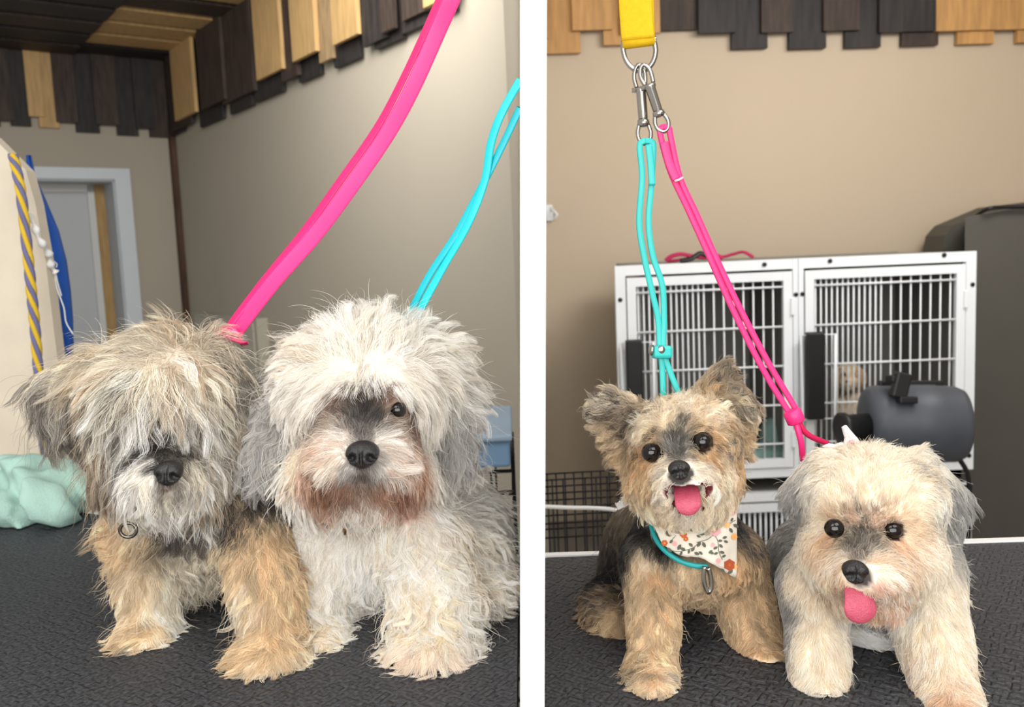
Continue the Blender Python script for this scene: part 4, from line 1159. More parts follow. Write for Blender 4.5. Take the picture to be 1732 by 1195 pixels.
def hangings():
    # cream leaning post board
    mb = MB()
    Y = 1.9
    fr = [P(-14, 230, Y), P(44, 288, Y), P(60, 345, Y), P(77, 440, Y), P(95, 590, Y), P(113, 730, Y), P(122, 860, Y), P(-14, 860, Y)]
    bk = [p + Vector((0, .035, 0)) for p in fr]
    n = len(fr)
    mb.add(fr + bk, [tuple(range(n)), tuple(range(2 * n - 1, n - 1, -1))] + [(i, n + i, n + (i + 1) % n, (i + 1) % n) for i in range(n)])
    o = mb.build('board', mat('cream_board', 'd9cdb9', .7, noise=.05, nscale=10, bump=.2), None)
    tag(o, 'tall cream tapered board standing at the edge beside the blue panel', 'board')
    # foot part so that it stands
    q = [P(-14, 861, Y), P(122, 861, Y)]
    MB().hexa([Vector((q[0].x, Y, 0)), Vector((q[1].x, Y, 0)), Vector((q[1].x, Y + .035, 0)), Vector((q[0].x, Y + .035, 0))], [Vector((q[0].x, Y, q[0].z)), Vector((q[1].x, Y, q[1].z)), Vector((q[1].x, Y + .035, q[1].z)), Vector((q[0].x, Y + .035, q[0].z))]).build('foot', MATS['cream_board'], o)
    # blue curved panel, bowed
    Yb = 2.05
    rows = [(262, 44, 50), (300, 46, 58), (340, 48, 76), (390, 52, 97), (440, 60, 110), (490, 68, 117), (540, 80, 121), (590, 90, 122), (660, 96, 122), (760, 100, 120), (860, 100, 118), (1325, 100, 118)]
    vs = []; K = 9
    for side in (0, 1):
        for y, a, b in rows:
            for k in range(K):
                u = k / (K - 1)
                p = P(a + (b - a) * u, y, Yb - .04 * math.sin(u * math.pi * .9) + .012 * math.sin(y * .02)) + Vector((0, side * .008, 0))
                vs.append(p)
    m = len(rows) * K
    fs = []
    for r in range(len(rows) - 1):
        for k in range(K - 1):
            i = r * K + k
            fs.append((i, i + 1, i + K + 1, i + K)); fs.append((m + i, m + i + K, m + i + K + 1, m + i + 1))
    ring = [k for k in range(K)] + [r * K + K - 1 for r in range(1, len(rows))] + [(len(rows) - 1) * K + k for k in range(K - 2, -1, -1)] + [r * K for r in range(len(rows) - 2, 0, -1)]
    for i in range(len(ring)):
        a, b = ring[i], ring[(i + 1) % len(ring)]
        fs.append((a, m + a, m + b, b))
    o = tag(MB().add(vs, fs, True).build('cloth_panel', mat('blue_cloth', '0d55b5', .6, noise=.08, nscale=20, bump=.2), None), 'bright blue curved cloth panel hanging in front of the grey door', 'panel')
    # braided rope, yellow and violet
    rp = thing('rope', 'braided yellow and violet rope hanging down the cream board', 'rope', P(78, 790, 1.84))
    core = smooth_path([P(22, 262, 1.84), P(36, 330, 1.83), P(49, 450, 1.83), P(58, 540, 1.83), P(66, 640, 1.83), P(73, 720, 1.83), P(78, 800, 1.83)], 30)
    for s in range(4):
        pts = []
        for i, p in enumerate(core):
            a = i * .2 + s * math.pi / 2
            pts.append(p + RIGHT * math.cos(a) * .0055 + VIEW * math.sin(a) * .0055)
        MB().tube(pts, .0052, 6).build('strand', mat('rope_yellow', 'd8b32c', .8, bump=.4, bscale=600) if s % 2 else mat('rope_violet', '6b6a92', .8, bump=.4, bscale=600), rp)
    # frayed white string over the blue panel
    st = thing('string', 'frayed white string trailing over the blue panel', 'string', P(95, 500, 1.86))
    WS = mat('string_white', 'ecebe8', .85)
    main = smooth_path([P(46, 362, 1.86), P(58, 380, 1.86), P(64, 400, 1.86), P(76, 418, 1.88), P(84, 432, 1.9), P(86, 448, 1.91), P(94, 460, 1.92)], 6)
    MB().tube(main, [.006 + .003 * math.sin(i * .9) for i in range(len(main))], 7).build('strand', WS, st)
    for q in ([(94, 460), (98, 480), (104, 500)], [(92, 458), (96, 486), (108, 520), (112, 545), (124, 565)], [(84, 430), (80, 450), (86, 468)], [(88, 440), (96, 446), (95, 452)]):
        MB().tube(smooth_path([P(x, y, 1.925) for x, y in q], 6), .0013, 5).build('strand', WS, st)
hangings()

# green towel lying at the back of the left table
def towel():
    fd = Field(.03)
    z = TABLE_Z
    def at(px, py, Y): return P(px, py, Y)
    fd.ell(at(58, 855, 1.45), (.085, .07, .06)); fd.ell(at(85, 858, 1.44), (.055, .06, .035)); fd.ell(at(20, 850, 1.5), (.09, .08, .07))
    fd.ell(at(60, 815, 1.5), (.05, .06, .03)); fd.cone(at(40, 800, 1.47), .022, at(95, 840, 1.4), .018); fd.cone(at(92, 842, 1.4), .018, at(128, 866, 1.41), .012)
    fd.cone(at(30, 850, 1.38), .02, at(100, 866, 1.37), .016)
    fd.cone(at(30, 838, 1.385), .008, at(105, 856, 1.365), .007, cut=True)
    fd.cone(at(20, 870, 1.37), .006, at(110, 868, 1.36), .005, cut=True)
    wr = lambda q: .010 * np.sin(q[:, 0] * 70 + q[:, 2] * 55 + 2 * np.sin(q[:, 1] * 40)) + .006 * np.sin(q[:, 1] * 90 - q[:, 0] * 60 + 2 * np.sin(q[:, 2] * 70)) + .003 * np.sin(q[:, 0] * 190 + q[:, 2] * 130)
    base_eval = fd.eval
    fd.eval = lambda X: base_eval(X) + wr(X.reshape(-1, 3)).reshape(X.shape[:-1])
    me, v, f = field_mesh(fd, .0045, 'towel', mat('towel_green', '9dbdb1', .9, noise=.1, nscale=25, bump=.6, bscale=350), z + .001, .02)
    tag(put('towel', me), 'crumpled pale green towel on the table behind the shaggy grey dog', 'towel')
towel()

def wire_box(name, label, cat, x0, x1, y0, y1, z0, z1, sx, sz, r, m, sides):
    t = thing(name, label, cat, ((x0 + x1) / 2, (y0 + y1) / 2, z0))
    def grid(a0, a1, n, fix, axis):
        V = {}
        for i in range(n + 1):
            a = a0 + (a1 - a0) * i / n
            p = [(a, fix, z0), (a, fix, z1)] if axis == 'x' else [(fix, a, z0), (fix, a, z1)]
            MB().tube(p, r, 6).build('wire', m, t)
        nz = max(1, round((z1 - z0) / sz))
        for i in range(nz + 1):
            z = z0 + (z1 - z0) * i / nz
            p = [(a0, fix - r, z), (a1, fix - r, z)] if axis == 'x' else [(fix - r, a0, z), (fix - r, a1, z)]
            MB().tube(p, r * 1.15, 6).build('wire', m, t)
    for s in sides:
        if s == 'f': grid(x0, x1, round((x1 - x0) / sx), y0, 'x')
        if s == 'b': grid(x0, x1, round((x1 - x0) / sx), y1, 'x')
        if s == 'l': grid(y0, y1, round((y1 - y0) / sx), x0, 'y')
        if s == 'r': grid(y0, y1, round((y1 - y0) / sx), x1, 'y')
    return t
BW = mat('wire_black', '17171a', .45, metal=.4)
xr = x_at(880, 1.6, .6) - .004
zt = P(850, 795, 1.6).z
wire_box('wire_crate', 'black wire crate behind the fluffy white dog, under the blue tub', 'crate', -.42, xr, 1.6, 1.95, 0.004, zt, .04, .045, .0024, BW, 'fblr')
def tub():
    z0 = zt + .004
    x0 = P(770, 760, 1.6).x
    z1 = P(840, 738, 1.585).z
    t = thing('tub', 'pale blue plastic tub lid on top of the black wire crate', 'tub', ((x0 + xr) / 2, 1.75, z0))
    mb = MB().box(((x0 + xr) / 2, 1.745, (z0 + z1) / 2 - .004), (xr - x0 - .01, .3, z1 - z0 - .012), None, .006)
    mb.build('tub_body', mat('tub_blue', '7fa3c4', .45, noise=.05, nscale=6), t)
    mb = MB().box(((x0 + xr) / 2, 1.745, z1 - .004), (xr - x0, .32, .012), None, .004)
    mb.build('lid', mat('tub_lid', '9fb4c6', .5, noise=.05, nscale=6), t)
tub()

# ================================================================ right room things
def suspension():
    t = thing('tether', 'yellow webbing strap with a steel ring hanging from above the clipped dogs', 'strap', P(1077, 70, .9))
    Yv = mat('yellow_webbing', 'e3b505', .7, noise=.06, nscale=200, bump=.5, bscale=1500)
    fold = smooth_path([P(1074, -80, .9), P(1075, 0, .898), P(1077, 50, .893), P(1078, 70, .89), P(1079, 77, .893), P(1079, 72, .897), P(1078, 40, .902), P(1076, -80, .906)], 8)
    MB().strap(fold, .0315, .0022, RIGHT.cross(DOWN) * 0 + (-VIEW), None).build('webbing', Yv, t) if False else None
    mb = MB()
    # front and back layer of the folded webbing, and the turned bottom
    for Y, e in ((.892, 0), (.904, 1)):
        q = smooth_path([P(1072 + e * 6, -80, Y), P(1075 + e * 5, 10, Y), P(1079 + e * 3, 66, Y)], 5)
        mb.strap(q, .0325 - .002 * e, .0022, -VIEW)
    a = P(1052, 73, .898); b = P(1106, 66, .898)
    mb.tube([a, b], .0062, 14)
    mb.build('webbing', Yv, t)
    ring = [(1055, 70), (1054, 84), (1058, 100), (1067, 113), (1081, 120), (1095, 116), (1105, 103), (1109, 86), (1106, 68)]
    MB().tube(smooth_path([P(x, y, .898) for x, y in ring] + [P(1106, 66, .898), P(1055, 71, .898)], 5), .0026, 10).build('ring', STEEL, t)
    return t
suspension()

def snap_hook(par, a, b, w):
    # a: hook end at the ring, b: eye end, both (px, py, Y)
    A, B = P(*a), P(*b)
    ax = (B - A).normalized(); Lh = (B - A).length
    u = (RIGHT - ax * RIGHT.dot(ax)).normalized(); v = ax.cross(u)
    q = lambda s, x=0, y=0: A + ax * (Lh * s) + u * x + v * y
    r = w
    h = thing_part = MB()
    h.tube(smooth_path([q(.27, -r * 1.2), q(.14, -r * 1.7), q(.03, -r * 1.1), q(-.02, 0), q(.03, r * 1.1), q(.12, r * 1.5), q(.27, r * 1.3)], 5), r * .62, 8)
    h.lathe(q(.27), ax, [(r * 1.1, 0), (r * 1.75, Lh * .015), (r * 1.75, Lh * .05), (r * 1.45, Lh * .08), (r * 1.4, Lh * .40), (r * 1.2, Lh * .42)], 14)
    h.tube([q(.3, -r * 2.6), q(.3, r * 1.0)], r * .7, 8)
    o = h.build('snap_hook', STEEL, par)
    s = MB().lathe(q(.68), ax, [(r * .8, 0), (r * 1.7, Lh * .01), (r * 1.8, Lh * .06), (r * 1.5, Lh * .09), (r * .8, Lh * .1)], 14)
    s.tube([q(.60), q(.7)], r * .7, 8)
    s.tube(smooth_path([q(.75, -r * 1.3), q(.86, -r * 1.9), q(.96, -r * 1.4), q(1.0, 0), q(.96, r * 1.4), q(.86, r * 1.9), q(.75, r * 1.3)], 5), r * .6, 8)
    s.build('swivel_eye', STEEL, o)

def leash_right_teal():
    t = thing('leash', 'teal leash hanging straight down to the tan and black dog with the bandana', 'leash', P(1120, 665, .87), 'leashes holding the clipped dogs')
    snap_hook(t, (1081, 112, .896), (1091, 243, .893), .0034)
    f = -VIEW
    Yt = .892
    Ls = smooth_path([P(1095, 238, Yt), P(1086, 240, Yt), P(1082, 250, Yt), P(1086, 300, Yt), P(1081, 375, Yt), P(1089, 432, Yt), P(1102, 490, Yt), P(1113, 540, Yt), P(1116, 590, .89), P(1120, 622, .888), P(1122, 690, .885)], 8)
    Rs = smooth_path([P(1091, 238, Yt - .001), P(1101, 240, Yt), P(1105, 250, Yt), P(1102, 310, Yt), P(1097, 375, Yt), P(1104, 432, Yt), P(1120, 482, Yt), P(1123, 540, Yt), P(1122, 590, .89), P(1132, 625, .888), P(1152, 675, .885)], 8)
    MB().strap(Ls, .006, .004, f).build('strap', TEAL2, t)
    MB().strap(Rs, .006, .004, f).build('strap', TEAL2, t)
    MB().strap(smooth_path([P(1097, 244, Yt - .003), P(1101, 280, Yt - .003), P(1103, 313, Yt - .003)], 6), .0068, .003, f).build('stitched_end', TEAL2, t)
    o = MB().box(P(1119, 595, .885), (.0195, .013, .0145), R @ Matrix.Rotation(math.radians(8), 3, 'Y'), .003).build('slider', TEAL2, t)
    MB().lathe(P(1118, 591, .879), -VIEW, [(.004, 0), (.004, .0012), (.0022, .002)], 14).build('snap_button', STEEL, o)
    MB().lathe(P(1105, 592, .884), -RIGHT, [(.0055, 0), (.0055, .003), (.003, .0045)], 14).build('snap_button', STEEL, o)
    # loop of the leash round the neck
    MB().tube(smooth_path([P(1098, 862, .845), P(1101, 884, .828), P(1108, 908, .815), P(1124, 930, .804), P(1148, 947, .797), P(1174, 956, .795), P(1196, 957, .796)], 8), .0026, 8).build('neck_loop', mat('teal_band_dark', '1c8f8e', .45, noise=.04, nscale=80), t)
    # chrome slide ring hanging from the loop
    MB().tube([P(x, y, .788) for x, y in smooth_path_2([(1192, 958), (1190, 975), (1193, 992), (1198, 1001), (1203, 994), (1202, 976), (1198, 960)])], .0023, 8).build('ring', STEEL, t)
def smooth_path_2(pts):
    return [(p.x, p.y) for p in smooth_path([Vector((a, b, 0)) for a, b in pts], 5)]
leash_right_teal()

def leash_right_pink():
    t = thing('leash', 'pink leash slanting down to the clipped white dog with grey ears', 'leash', P(1357, 770, .88), 'leashes holding the clipped dogs')
    snap_hook(t, (1088, 112, .889), (1124, 222, .887), .0034)
    f = -VIEW
    def st(pts, w, th=.0045, name='strap'):
        MB().strap(smooth_path(pts, 8), w, th, f).build(name, PINK2, t)
    st([P(1128, 216, .888), P(1119, 216, .888), P(1117, 228, .888), P(1134, 290, .888), P(1164, 355, .888), P(1198, 430, .888), P(1238, 520, .888), P(1288, 620, .887), P(1330, 690, .886), P(1342, 705, .885)], .0058)
    st([P(1122, 214, .887), P(1132, 218, .888), P(1134, 230, .888), P(1150, 300, .888), P(1178, 362, .888), P(1213, 440, .888), P(1251, 520, .888), P(1299, 612, .887), P(1344, 688, .886), P(1350, 705, .885)], .0058)
    st([P(1123, 240, .884), P(1132, 275, .884), P(1144, 303, .884)], .0085, .003, 'stitched_end')
    MB().tube([P(1141, 306, .8825), P(1148, 304, .881), P(1155, 300, .8825)], .0012, 6).build('stitch', mat('thread_white', 'f0c4d2', .7), t)
    A, B = P(1332, 699, .884), P(1349, 711, .884)
    MB().lathe(P(1343, 704, .884) - (DOWN + RIGHT * .45).normalized() * .0075, DOWN + RIGHT * .45, [(.0068, 0), (.0092, .0012), (.0092, .0135), (.0068, .015)], 18).build('slider', PINK2, t)
    MB().tube(smooth_path([P(1344, 708, .884), P(1350, 728, .88), P(1355, 748, .88), P(1358, 778, .885)], 6), .0033, 8).build('neck_loop', PINK2, t)
    MB().tube(smooth_path([P(1350, 708, .886), P(1358, 726, .886), P(1372, 738, .889), P(1400, 750, .895)], 6), .0030, 8).build('neck_loop', mat('pink_dark', 'c81a52', .45), t)
PINK2 = mat('pink_vinyl_right', 'ec2f78', .42, noise=.02, nscale=60)
leash_right_pink()

# ---- double dog cage
CY0 = 3.05
def cage():
    A, B = P(1040, 450, CY0), P(1652, 424, CY0)
    x0, x1, zt = A.x, B.x, (A.z + B.z) / 2
    zb = P(1290, 808, CY0).z
    xm = P(1351, 600, CY0).x
    dep = .62
    t = thing('dog_cage', 'white two-door dog cage with black latch handles against the beige wall', 'cage', ((x0 + x1) / 2, CY0 + dep / 2, 0))
    px = CY0 / F
    fw = 17 * px
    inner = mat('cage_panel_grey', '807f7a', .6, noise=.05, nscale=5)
    fr = MB()
    for a, b in ((x0, x0 + fw), (xm - 9 * px, xm - .5 * px), (xm + .5 * px, xm + 9 * px), (x1 - fw, x1)):
        fr.box(((a + b) / 2, CY0 + .012, (zt + zb) / 2), (b - a, .024, zt - zb))
    for a, b in ((x0 + fw, xm - 9 * px), (xm + 9 * px, x1 - fw)):
        fr.box(((a + b) / 2, CY0 + .013, zt - fw / 2), (b - a, .022, fw)); fr.box(((a + b) / 2, CY0 + .013, zb + 8 * px), (b - a, .022, 16 * px))
    fr.build('frame', WHITE, t)
    # lower tier: rails and its own barred front
    zl = zb - 26 * px
    lo = MB()
    lo.box(((x0 + x1) / 2, CY0 + .02, zl - 9 * px), (x1 - x0, .03, 15 * px)); lo.box(((x0 + x1) / 2, CY0 + .02, zl - 28 * px), (x1 - x0, .03, 15 * px))
    lo.box((x0 + .02, CY0 + .02, zl / 2), (.04, .03, zl)); lo.box((x1 - .02, CY0 + .02, zl / 2), (.04, .03, zl)); lo.box(((x0 + x1) / 2, CY0 + .02, .03), (x1 - x0, .03, .06))
    lo.build('lower_frame', WHITE, t)
    n = int((x1 - x0 - .1) / (9.5 * px))
    bar = MB().tube([(0, 0, .06), (0, 0, zl - 30 * px)], .0042, 6).mesh('lower_bar', WHITE)
    for i in range(n + 1):
        o = put('bar', bar); o.location = (x0 + .05 + (x1 - x0 - .1) * i / n, CY0 + .02, 0); o.parent = t; o.matrix_parent_inverse = Matrix.Translation(t.location).inverted()
    # shells
    sh = MB()
    e = .012
    xc, xw = (x0 + .08 + x1) / 2, x1 - x0 - .082
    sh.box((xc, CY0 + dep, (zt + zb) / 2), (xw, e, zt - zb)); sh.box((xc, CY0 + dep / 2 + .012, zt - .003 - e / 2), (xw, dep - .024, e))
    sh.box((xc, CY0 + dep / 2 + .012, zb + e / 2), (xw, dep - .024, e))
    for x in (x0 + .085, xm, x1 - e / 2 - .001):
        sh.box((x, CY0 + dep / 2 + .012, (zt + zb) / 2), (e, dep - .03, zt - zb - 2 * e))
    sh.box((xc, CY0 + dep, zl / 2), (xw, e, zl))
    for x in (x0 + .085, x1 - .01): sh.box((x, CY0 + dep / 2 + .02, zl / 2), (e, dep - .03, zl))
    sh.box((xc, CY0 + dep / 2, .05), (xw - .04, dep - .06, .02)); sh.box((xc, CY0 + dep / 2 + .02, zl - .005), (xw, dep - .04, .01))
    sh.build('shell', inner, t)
    # black rivet heads
    rv = mat('rivet_black', '0c0c0c', .4)
    for X, Y in ((1049, 507), (1293, 447), (1404, 441), (1597, 431), (1645, 481), (1346, 498), (1357, 497), (1639, 770)):
        c2 = P(X, Y, CY0)
        MB().lathe((c2.x, CY0 + .001, c2.z), (0, -1, 0), [(.008, 0), (.008, .003), (.004, .0045)], 10).build('rivet', rv, t)
    # two doors
    for (a, b, ha) in ((x0 + fw + 2 * px, xm - 11 * px, 1058), (xm + 11 * px, x1 - fw - 2 * px, 1363)):
        z0, z1 = zb + 18 * px, zt - fw - 4 * px
        w = 15 * px
        d = MB()
        for u in (a + w / 2, b - w / 2): d.box((u, CY0 + .006, (z0 + z1) / 2), (w, .022, z1 - z0))
        d.box(((a + b) / 2, CY0 + .006, z1 - w / 2), (b - a - 2 * w, .02, w)); d.box(((a + b) / 2, CY0 + .006, z0 + w / 2), (b - a - 2 * w, .02, w))
        door = d.build('door', WHITE, t)
        xs = []
        u = a + w + 4 * px
        mid = a + (b - a) * .46
        while u < b - w - 4 * px:
            xs.append(u); u += 9.3 * px if u < mid else 16.8 * px
        bm_ = MB().tube([(0, CY0 + .008, z0 + w * .8), (0, CY0 + .008, z1 - w * .8)], .0029, 6).mesh('door_bar', WHITE)
        for u in xs:
            o = put('bar', bm_); o.location = (u, 0, 0); o.parent = door
        for k in (.035, .255, .475, .695, .915):
            z = z1 - w - (z1 - z0 - 2 * w) * k
            MB().tube([(a + w * .8, CY0 + .002, z), (b - w * .8, CY0 + .002, z)], .0038, 6).build('bar', WHITE, door)
        # latch: white wire loop with a black grip
        hy = 575 if ha < 1200 else 562
        c0, c1 = P(ha - 7, hy + 5, CY0 - .03), P(ha + 50, hy + 145, CY0 - .03)
        lp = [(c0.x, c0.z), (c1.x, c0.z), (c1.x, c1.z), (c0.x, c1.z)]
        MB().tube([(p[0], CY0 - .03, p[1]) for p in lp], .0055, 8, closed=True).build('latch_loop', WHITE, door)
        g0, g1 = P(ha, hy, CY0 - .034), P(ha + 31, hy + 146, CY0 - .034)
        MB().box(((g0.x + g1.x) / 2, CY0 - .032, (g0.z + g1.z) / 2), (g1.x - g0.x, .03, g0.z - g1.z), None, .006).build('latch_grip', BLACKP, door)
        for zz in (z1 - .12, z0 + .1):
            MB().box((b + .0, CY0 - .008, zz), (.014, .01, .06), None, .002).build('hinge', WHITE, door)
    return x0, x1, xm, zt, zb
cx0, cx1, cxm, czt, czb = cage()

def on_cage():
    t = thing('leash', 'dark pink leash with a black clip lying on top of the white cage', 'leash', P(1190, 440, 3.2))
    z = czt
    DP = mat('dark_pink_webbing', 'a8204f', .7, noise=.1, nscale=60)
    a = lambda px, h, Y=3.2: Vector((P(px, 430, Y).x, Y, z + h))
    MB().strap(smooth_path([a(1126, .008), a(1136, .024), a(1152, .03), a(1170, .022), a(1190, .014), a(1212, .02), a(1222, .008)], 6), .02, .008, (0, -.6, 1)).build('webbing', DP, t)
    MB().strap(smooth_path([a(1130, .006, 3.24), a(1160, .012, 3.25), a(1200, .03, 3.25), a(1220, .014, 3.25), a(1240, .022, 3.24), a(1258, .028, 3.22), a(1274, .008, 3.2)], 6), .014, .007, (0, -.6, 1)).build('webbing', DP, t)
    MB().strap(smooth_path([a(1150, .006, 3.16), a(1168, .012, 3.16), a(1184, .03, 3.17), a(1196, .02, 3.17)], 6), .016, .012, (0, -.8, .6)).build('clip', BLACKP, t)
on_cage()

def blanket():
    fd = Field(.03)
    z = czb + .014
    c2 = P(1300, 775, 3.25)
    fd.ell((c2.x, 3.27, z + .01), (.1, .1, .05)); fd.ell((c2.x - .05, 3.25, z), (.07, .08, .045)); fd.ell((c2.x + .05, 3.36, z + .05), (.05, .08, .09))
    fd.cone((c2.x - .08, 3.2, z + .03), .015, (c2.x + .04, 3.2, z + .02), .012)
    me, _, _ = field_mesh(fd, .009, 'blanket', mat('blanket_pale_teal', '9cc2bb', .9, noise=.2, nscale=12, bump=.6, bscale=200), z, .02)
    tag(put('blanket', me), 'pale teal blanket bunched in the left cage', 'blanket')
blanket()

def caged_dog():
    z = czb + .016
    root = thing('dog', 'small cream dog sitting behind the bars of the right cage', 'dog', (P(1437, 640, 3.2).x, 3.23, z))
    Yd = 3.2
    d = Dog(.03)
    d.e(1436, 635, Yd, 20, 20, .05); d.e(1434, 648, Yd - .05, 11, 9, .03); d.e(1436, 692, Yd + .05, 25, 36, .08)
    d.c((1424, 680, Yd - .02, 9), (1422, 745, Yd - .02, 7)); d.c((1446, 680, Yd - .02, 9), (1449, 745, Yd - .02, 7))
    d.e(1415, 640, Yd + .01, 6, 13, .015); d.e(1457, 640, Yd + .01, 6, 13, .015)
    e1 = d.eye(1427, 633, Yd - .043, 4); e2 = d.eye(1443, 632, Yd - .043, 4)
    C1, C2, C3 = 'e6cda6', 'c49a6c', 'f4e8d4'
    s = [(1436, 620, -90, 6, .4, C1, C3, .4), (1420, 630, 160, 6, .3, C1, C2, .4), (1452, 630, 20, 6, .3, C1, C2, .4), (1434, 655, 90, 6, .3, C3, C1, .4), (1414, 642, 100, 8, .2, C2, C1, .4), (1458, 642, 80, 8, .2, C2, C1, .4), (1436, 690, 90, 8, .3, C3, C1, .5), (1422, 725, 90, 6, .3, C3, C1, .5), (1448, 725, 90, 6, .3, C3, C1, .5)]
    build_dog(d, root, s, 9000, h=.008, rad=.0006, clump=14, clumpy=.4, zmin=z, dith=.006)
    nose(root, 1434, 645, Yd - .082, 7, 5)
caged_dog()

# ---- stand dryer in front of the cage
def dryer():
    Y = 2.45
    GP = mat('dryer_grey', '464a52', .5, noise=.08, nscale=12)
    c2 = P(1545, 716, Y)
    t = thing('dryer', 'dark grey barrel dog dryer with a black handle standing before the cage', 'dryer', (c2.x, Y, 0))
    s = Y / F
    ax = Vector((1, -.12, -.03)).normalized()
    r = 66 * s
    MB().lathe(c2 - ax * 84 * s, ax, [(r * .5, 0), (r * .86, 4 * s), (r * .97, 12 * s), (r, 24 * s), (r, 70 * s), (r * 1.02, 72 * s), (r * 1.02, 118 * s), (r, 120 * s), (r * .98, 150 * s), (r * .9, 162 * s), (r * .6, 166 * s)], 36).build('barrel', GP, t)
    n0 = P(1470, 722, Y - .03)
    MB().lathe(n0, Vector((-1, -.15, 0)), [(24 * s, 0), (24 * s, 40 * s), (28 * s, 44 * s), (28 * s, 52 * s), (22 * s, 53 * s)], 24).build('nozzle', BLACKP, t)
    MB().box(P(1523, 652, Y - .07), (26 * s, .03, 44 * s), R @ Matrix.Rotation(math.radians(-14), 3, 'Z') @ Matrix.Rotation(math.radians(90), 3, 'X'), .006).box(P(1515, 640, Y - .05), (24 * s, .05, 12 * s), R @ Matrix.Rotation(math.radians(90), 3, 'X'), .004).box(P(1534, 676, Y - .085), (30 * s, .03, 12 * s), R @ Matrix.Rotation(math.radians(90), 3, 'X'), .004).build('handle', BLACKP, t)
    MB().box(P(1540, 652, Y + .02), (110 * s, .03, 12 * s), R, .004).build('top_plate', BLACKP, t)
    zb = c2.z - r
    MB().tube([(c2.x, Y, zb + .01), (c2.x, Y, .05)], .022, 12).build('stand_post', BLACKP, t)
    MB().lathe((c2.x, Y, 0), (0, 0, 1), [(.2, 0), (.2, .02), (.04, .05)], 24).build('stand_base', BLACKP, t)
    MB().tube(smooth_path([P(1622, 775, Y), P(1636, 800, Y), P(1640, 840, Y), P(1638, 900, Y), P(1636, 1000, Y)], 6), .007, 8).build('power_cord', BLACKP, t)
dryer()

def grey_bin():
    # tall grey padded bin right of the cage; stands behind the cage's right end
    Y0, Y1 = 3.69, 3.86
    pr = [P(1584, 470, Y0), P(1598, 398, Y0), P(1614, 380, Y0), P(1690, 348, Y0), P(1770, 338, Y0)]
    pr = [Vector((p.x, Y0, p.z)) for p in pr]
    pr = pr + [Vector((pr[-1].x, Y0, 0)), Vector((pr[0].x, Y0, 0))]
    bk = [Vector((p.x, Y1, p.z)) for p in pr]
    n = len(pr)
    t = thing('storage_bin', 'tall dark grey bin with a sloping lid beside the right end of the cage', 'bin', ((pr[0].x + pr[4].x) / 2, Y0, 0))
    m = mat('bin_grey', '4d4a43', .6, noise=.06, nscale=5)
    MB().add(pr + bk, [tuple(range(n)), tuple(range(2 * n - 1, n - 1, -1))] + [(i, n + i, n + (i + 1) % n, (i + 1) % n) for i in range(n)]).build('bin_body', m, t)
    x0 = cx1 + .02
    z = P(1700, 352, 3.17).z
    zl = P(1658, 366, 3.17).z
    xr_ = pr[4].x - .05
    lo = [Vector((x0, 3.17, 0)), Vector((xr_, 3.17, 0)), Vector((xr_ + .1, 3.66, 0)), Vector((x0 * 3.66 / 3.17 + .01, 3.66, 0))]
    hi = [p + Vector((0, 0, zl if k in (0, 3) else zl + .075)) for k, p in enumerate(lo)]
    MB().hexa(lo, hi).build('bin_front', mat('bin_dark', '4a4741', .6, noise=.06, nscale=5), t)
    k = tag(MB().tube(smooth_path([P(1770, 350, 3.15), P(1700, 350, 3.15), P(1668, 354, 3.15), P(1646, 370, 3.3), P(1635, 396, 3.5), P(1631, 424, 3.6)], 8), .007, 8).build('cable', BLACKP, None), 'black cable curving over the tall grey bin', 'cable')
grey_bin()

# ---- black wire pen left of the dogs, with a white cable in front
def pen():
    Y = 1.9
    a, b = P(905, 812, Y), P(1062, 806, Y)
    t = thing('exercise_pen', 'black wire exercise pen behind the tan and black dog', 'pen', ((a.x + b.x) / 2, Y, 0))
    xa = x_at(880, Y, .5) + .03
    zt = P(985, 809, Y).z
    for dy, n in ((0, 11), (.09, 13)):
        x1 = b.x + .05
        for i in range(n + 1):
            x = xa + (x1 - xa) * i / n
            MB().tube([(x, Y + dy, .0), (x, Y + dy, zt - dy * .1)], .0019, 6).build('wire', BW, t)
        for z in (zt, zt - .03, zt - .062, zt - .098, zt - .13, zt - .21, zt - .3, zt - .42, zt - .56, .03):
            MB().tube([(xa, Y + dy - .003, z - dy * .1), (x1, Y + dy - .003, z - dy * .1 + .004)], .0021, 6).build('wire', BW, t)
    k = MB().tube(smooth_path([P(897, 855, 1.72), P(960, 858, 1.72), P(1010, 859, 1.72), P(1050, 864, 1.72), P(1090, 880, 1.72), P(1120, 930, 1.75), P(1130, 1100, 1.75)], 6), .0042, 8).build('cable', mat('cable_white', 'dcdcda', .45), None)
    tag(k, 'white cable strung in front of the black wire pen', 'cable')
pen()
c2 = P(931, 361, 3.86)
o = thing('wall_hook', 'small white hook on the beige wall beside the partition', 'hook', c2)
MB().box(WRIGHT.pt(*WRIGHT.tz(929, 360), .006), (.03, .012, .07), None, .004).build('plate', WHITE, o)
MB().tube(smooth_path([WRIGHT.pt(*WRIGHT.tz(931, 352), .01), WRIGHT.pt(*WRIGHT.tz(936, 358), .04), WRIGHT.pt(*WRIGHT.tz(940, 364), .05), WRIGHT.pt(*WRIGHT.tz(936, 371), .04)], 5), .006, 8).build('prong', WHITE, o)

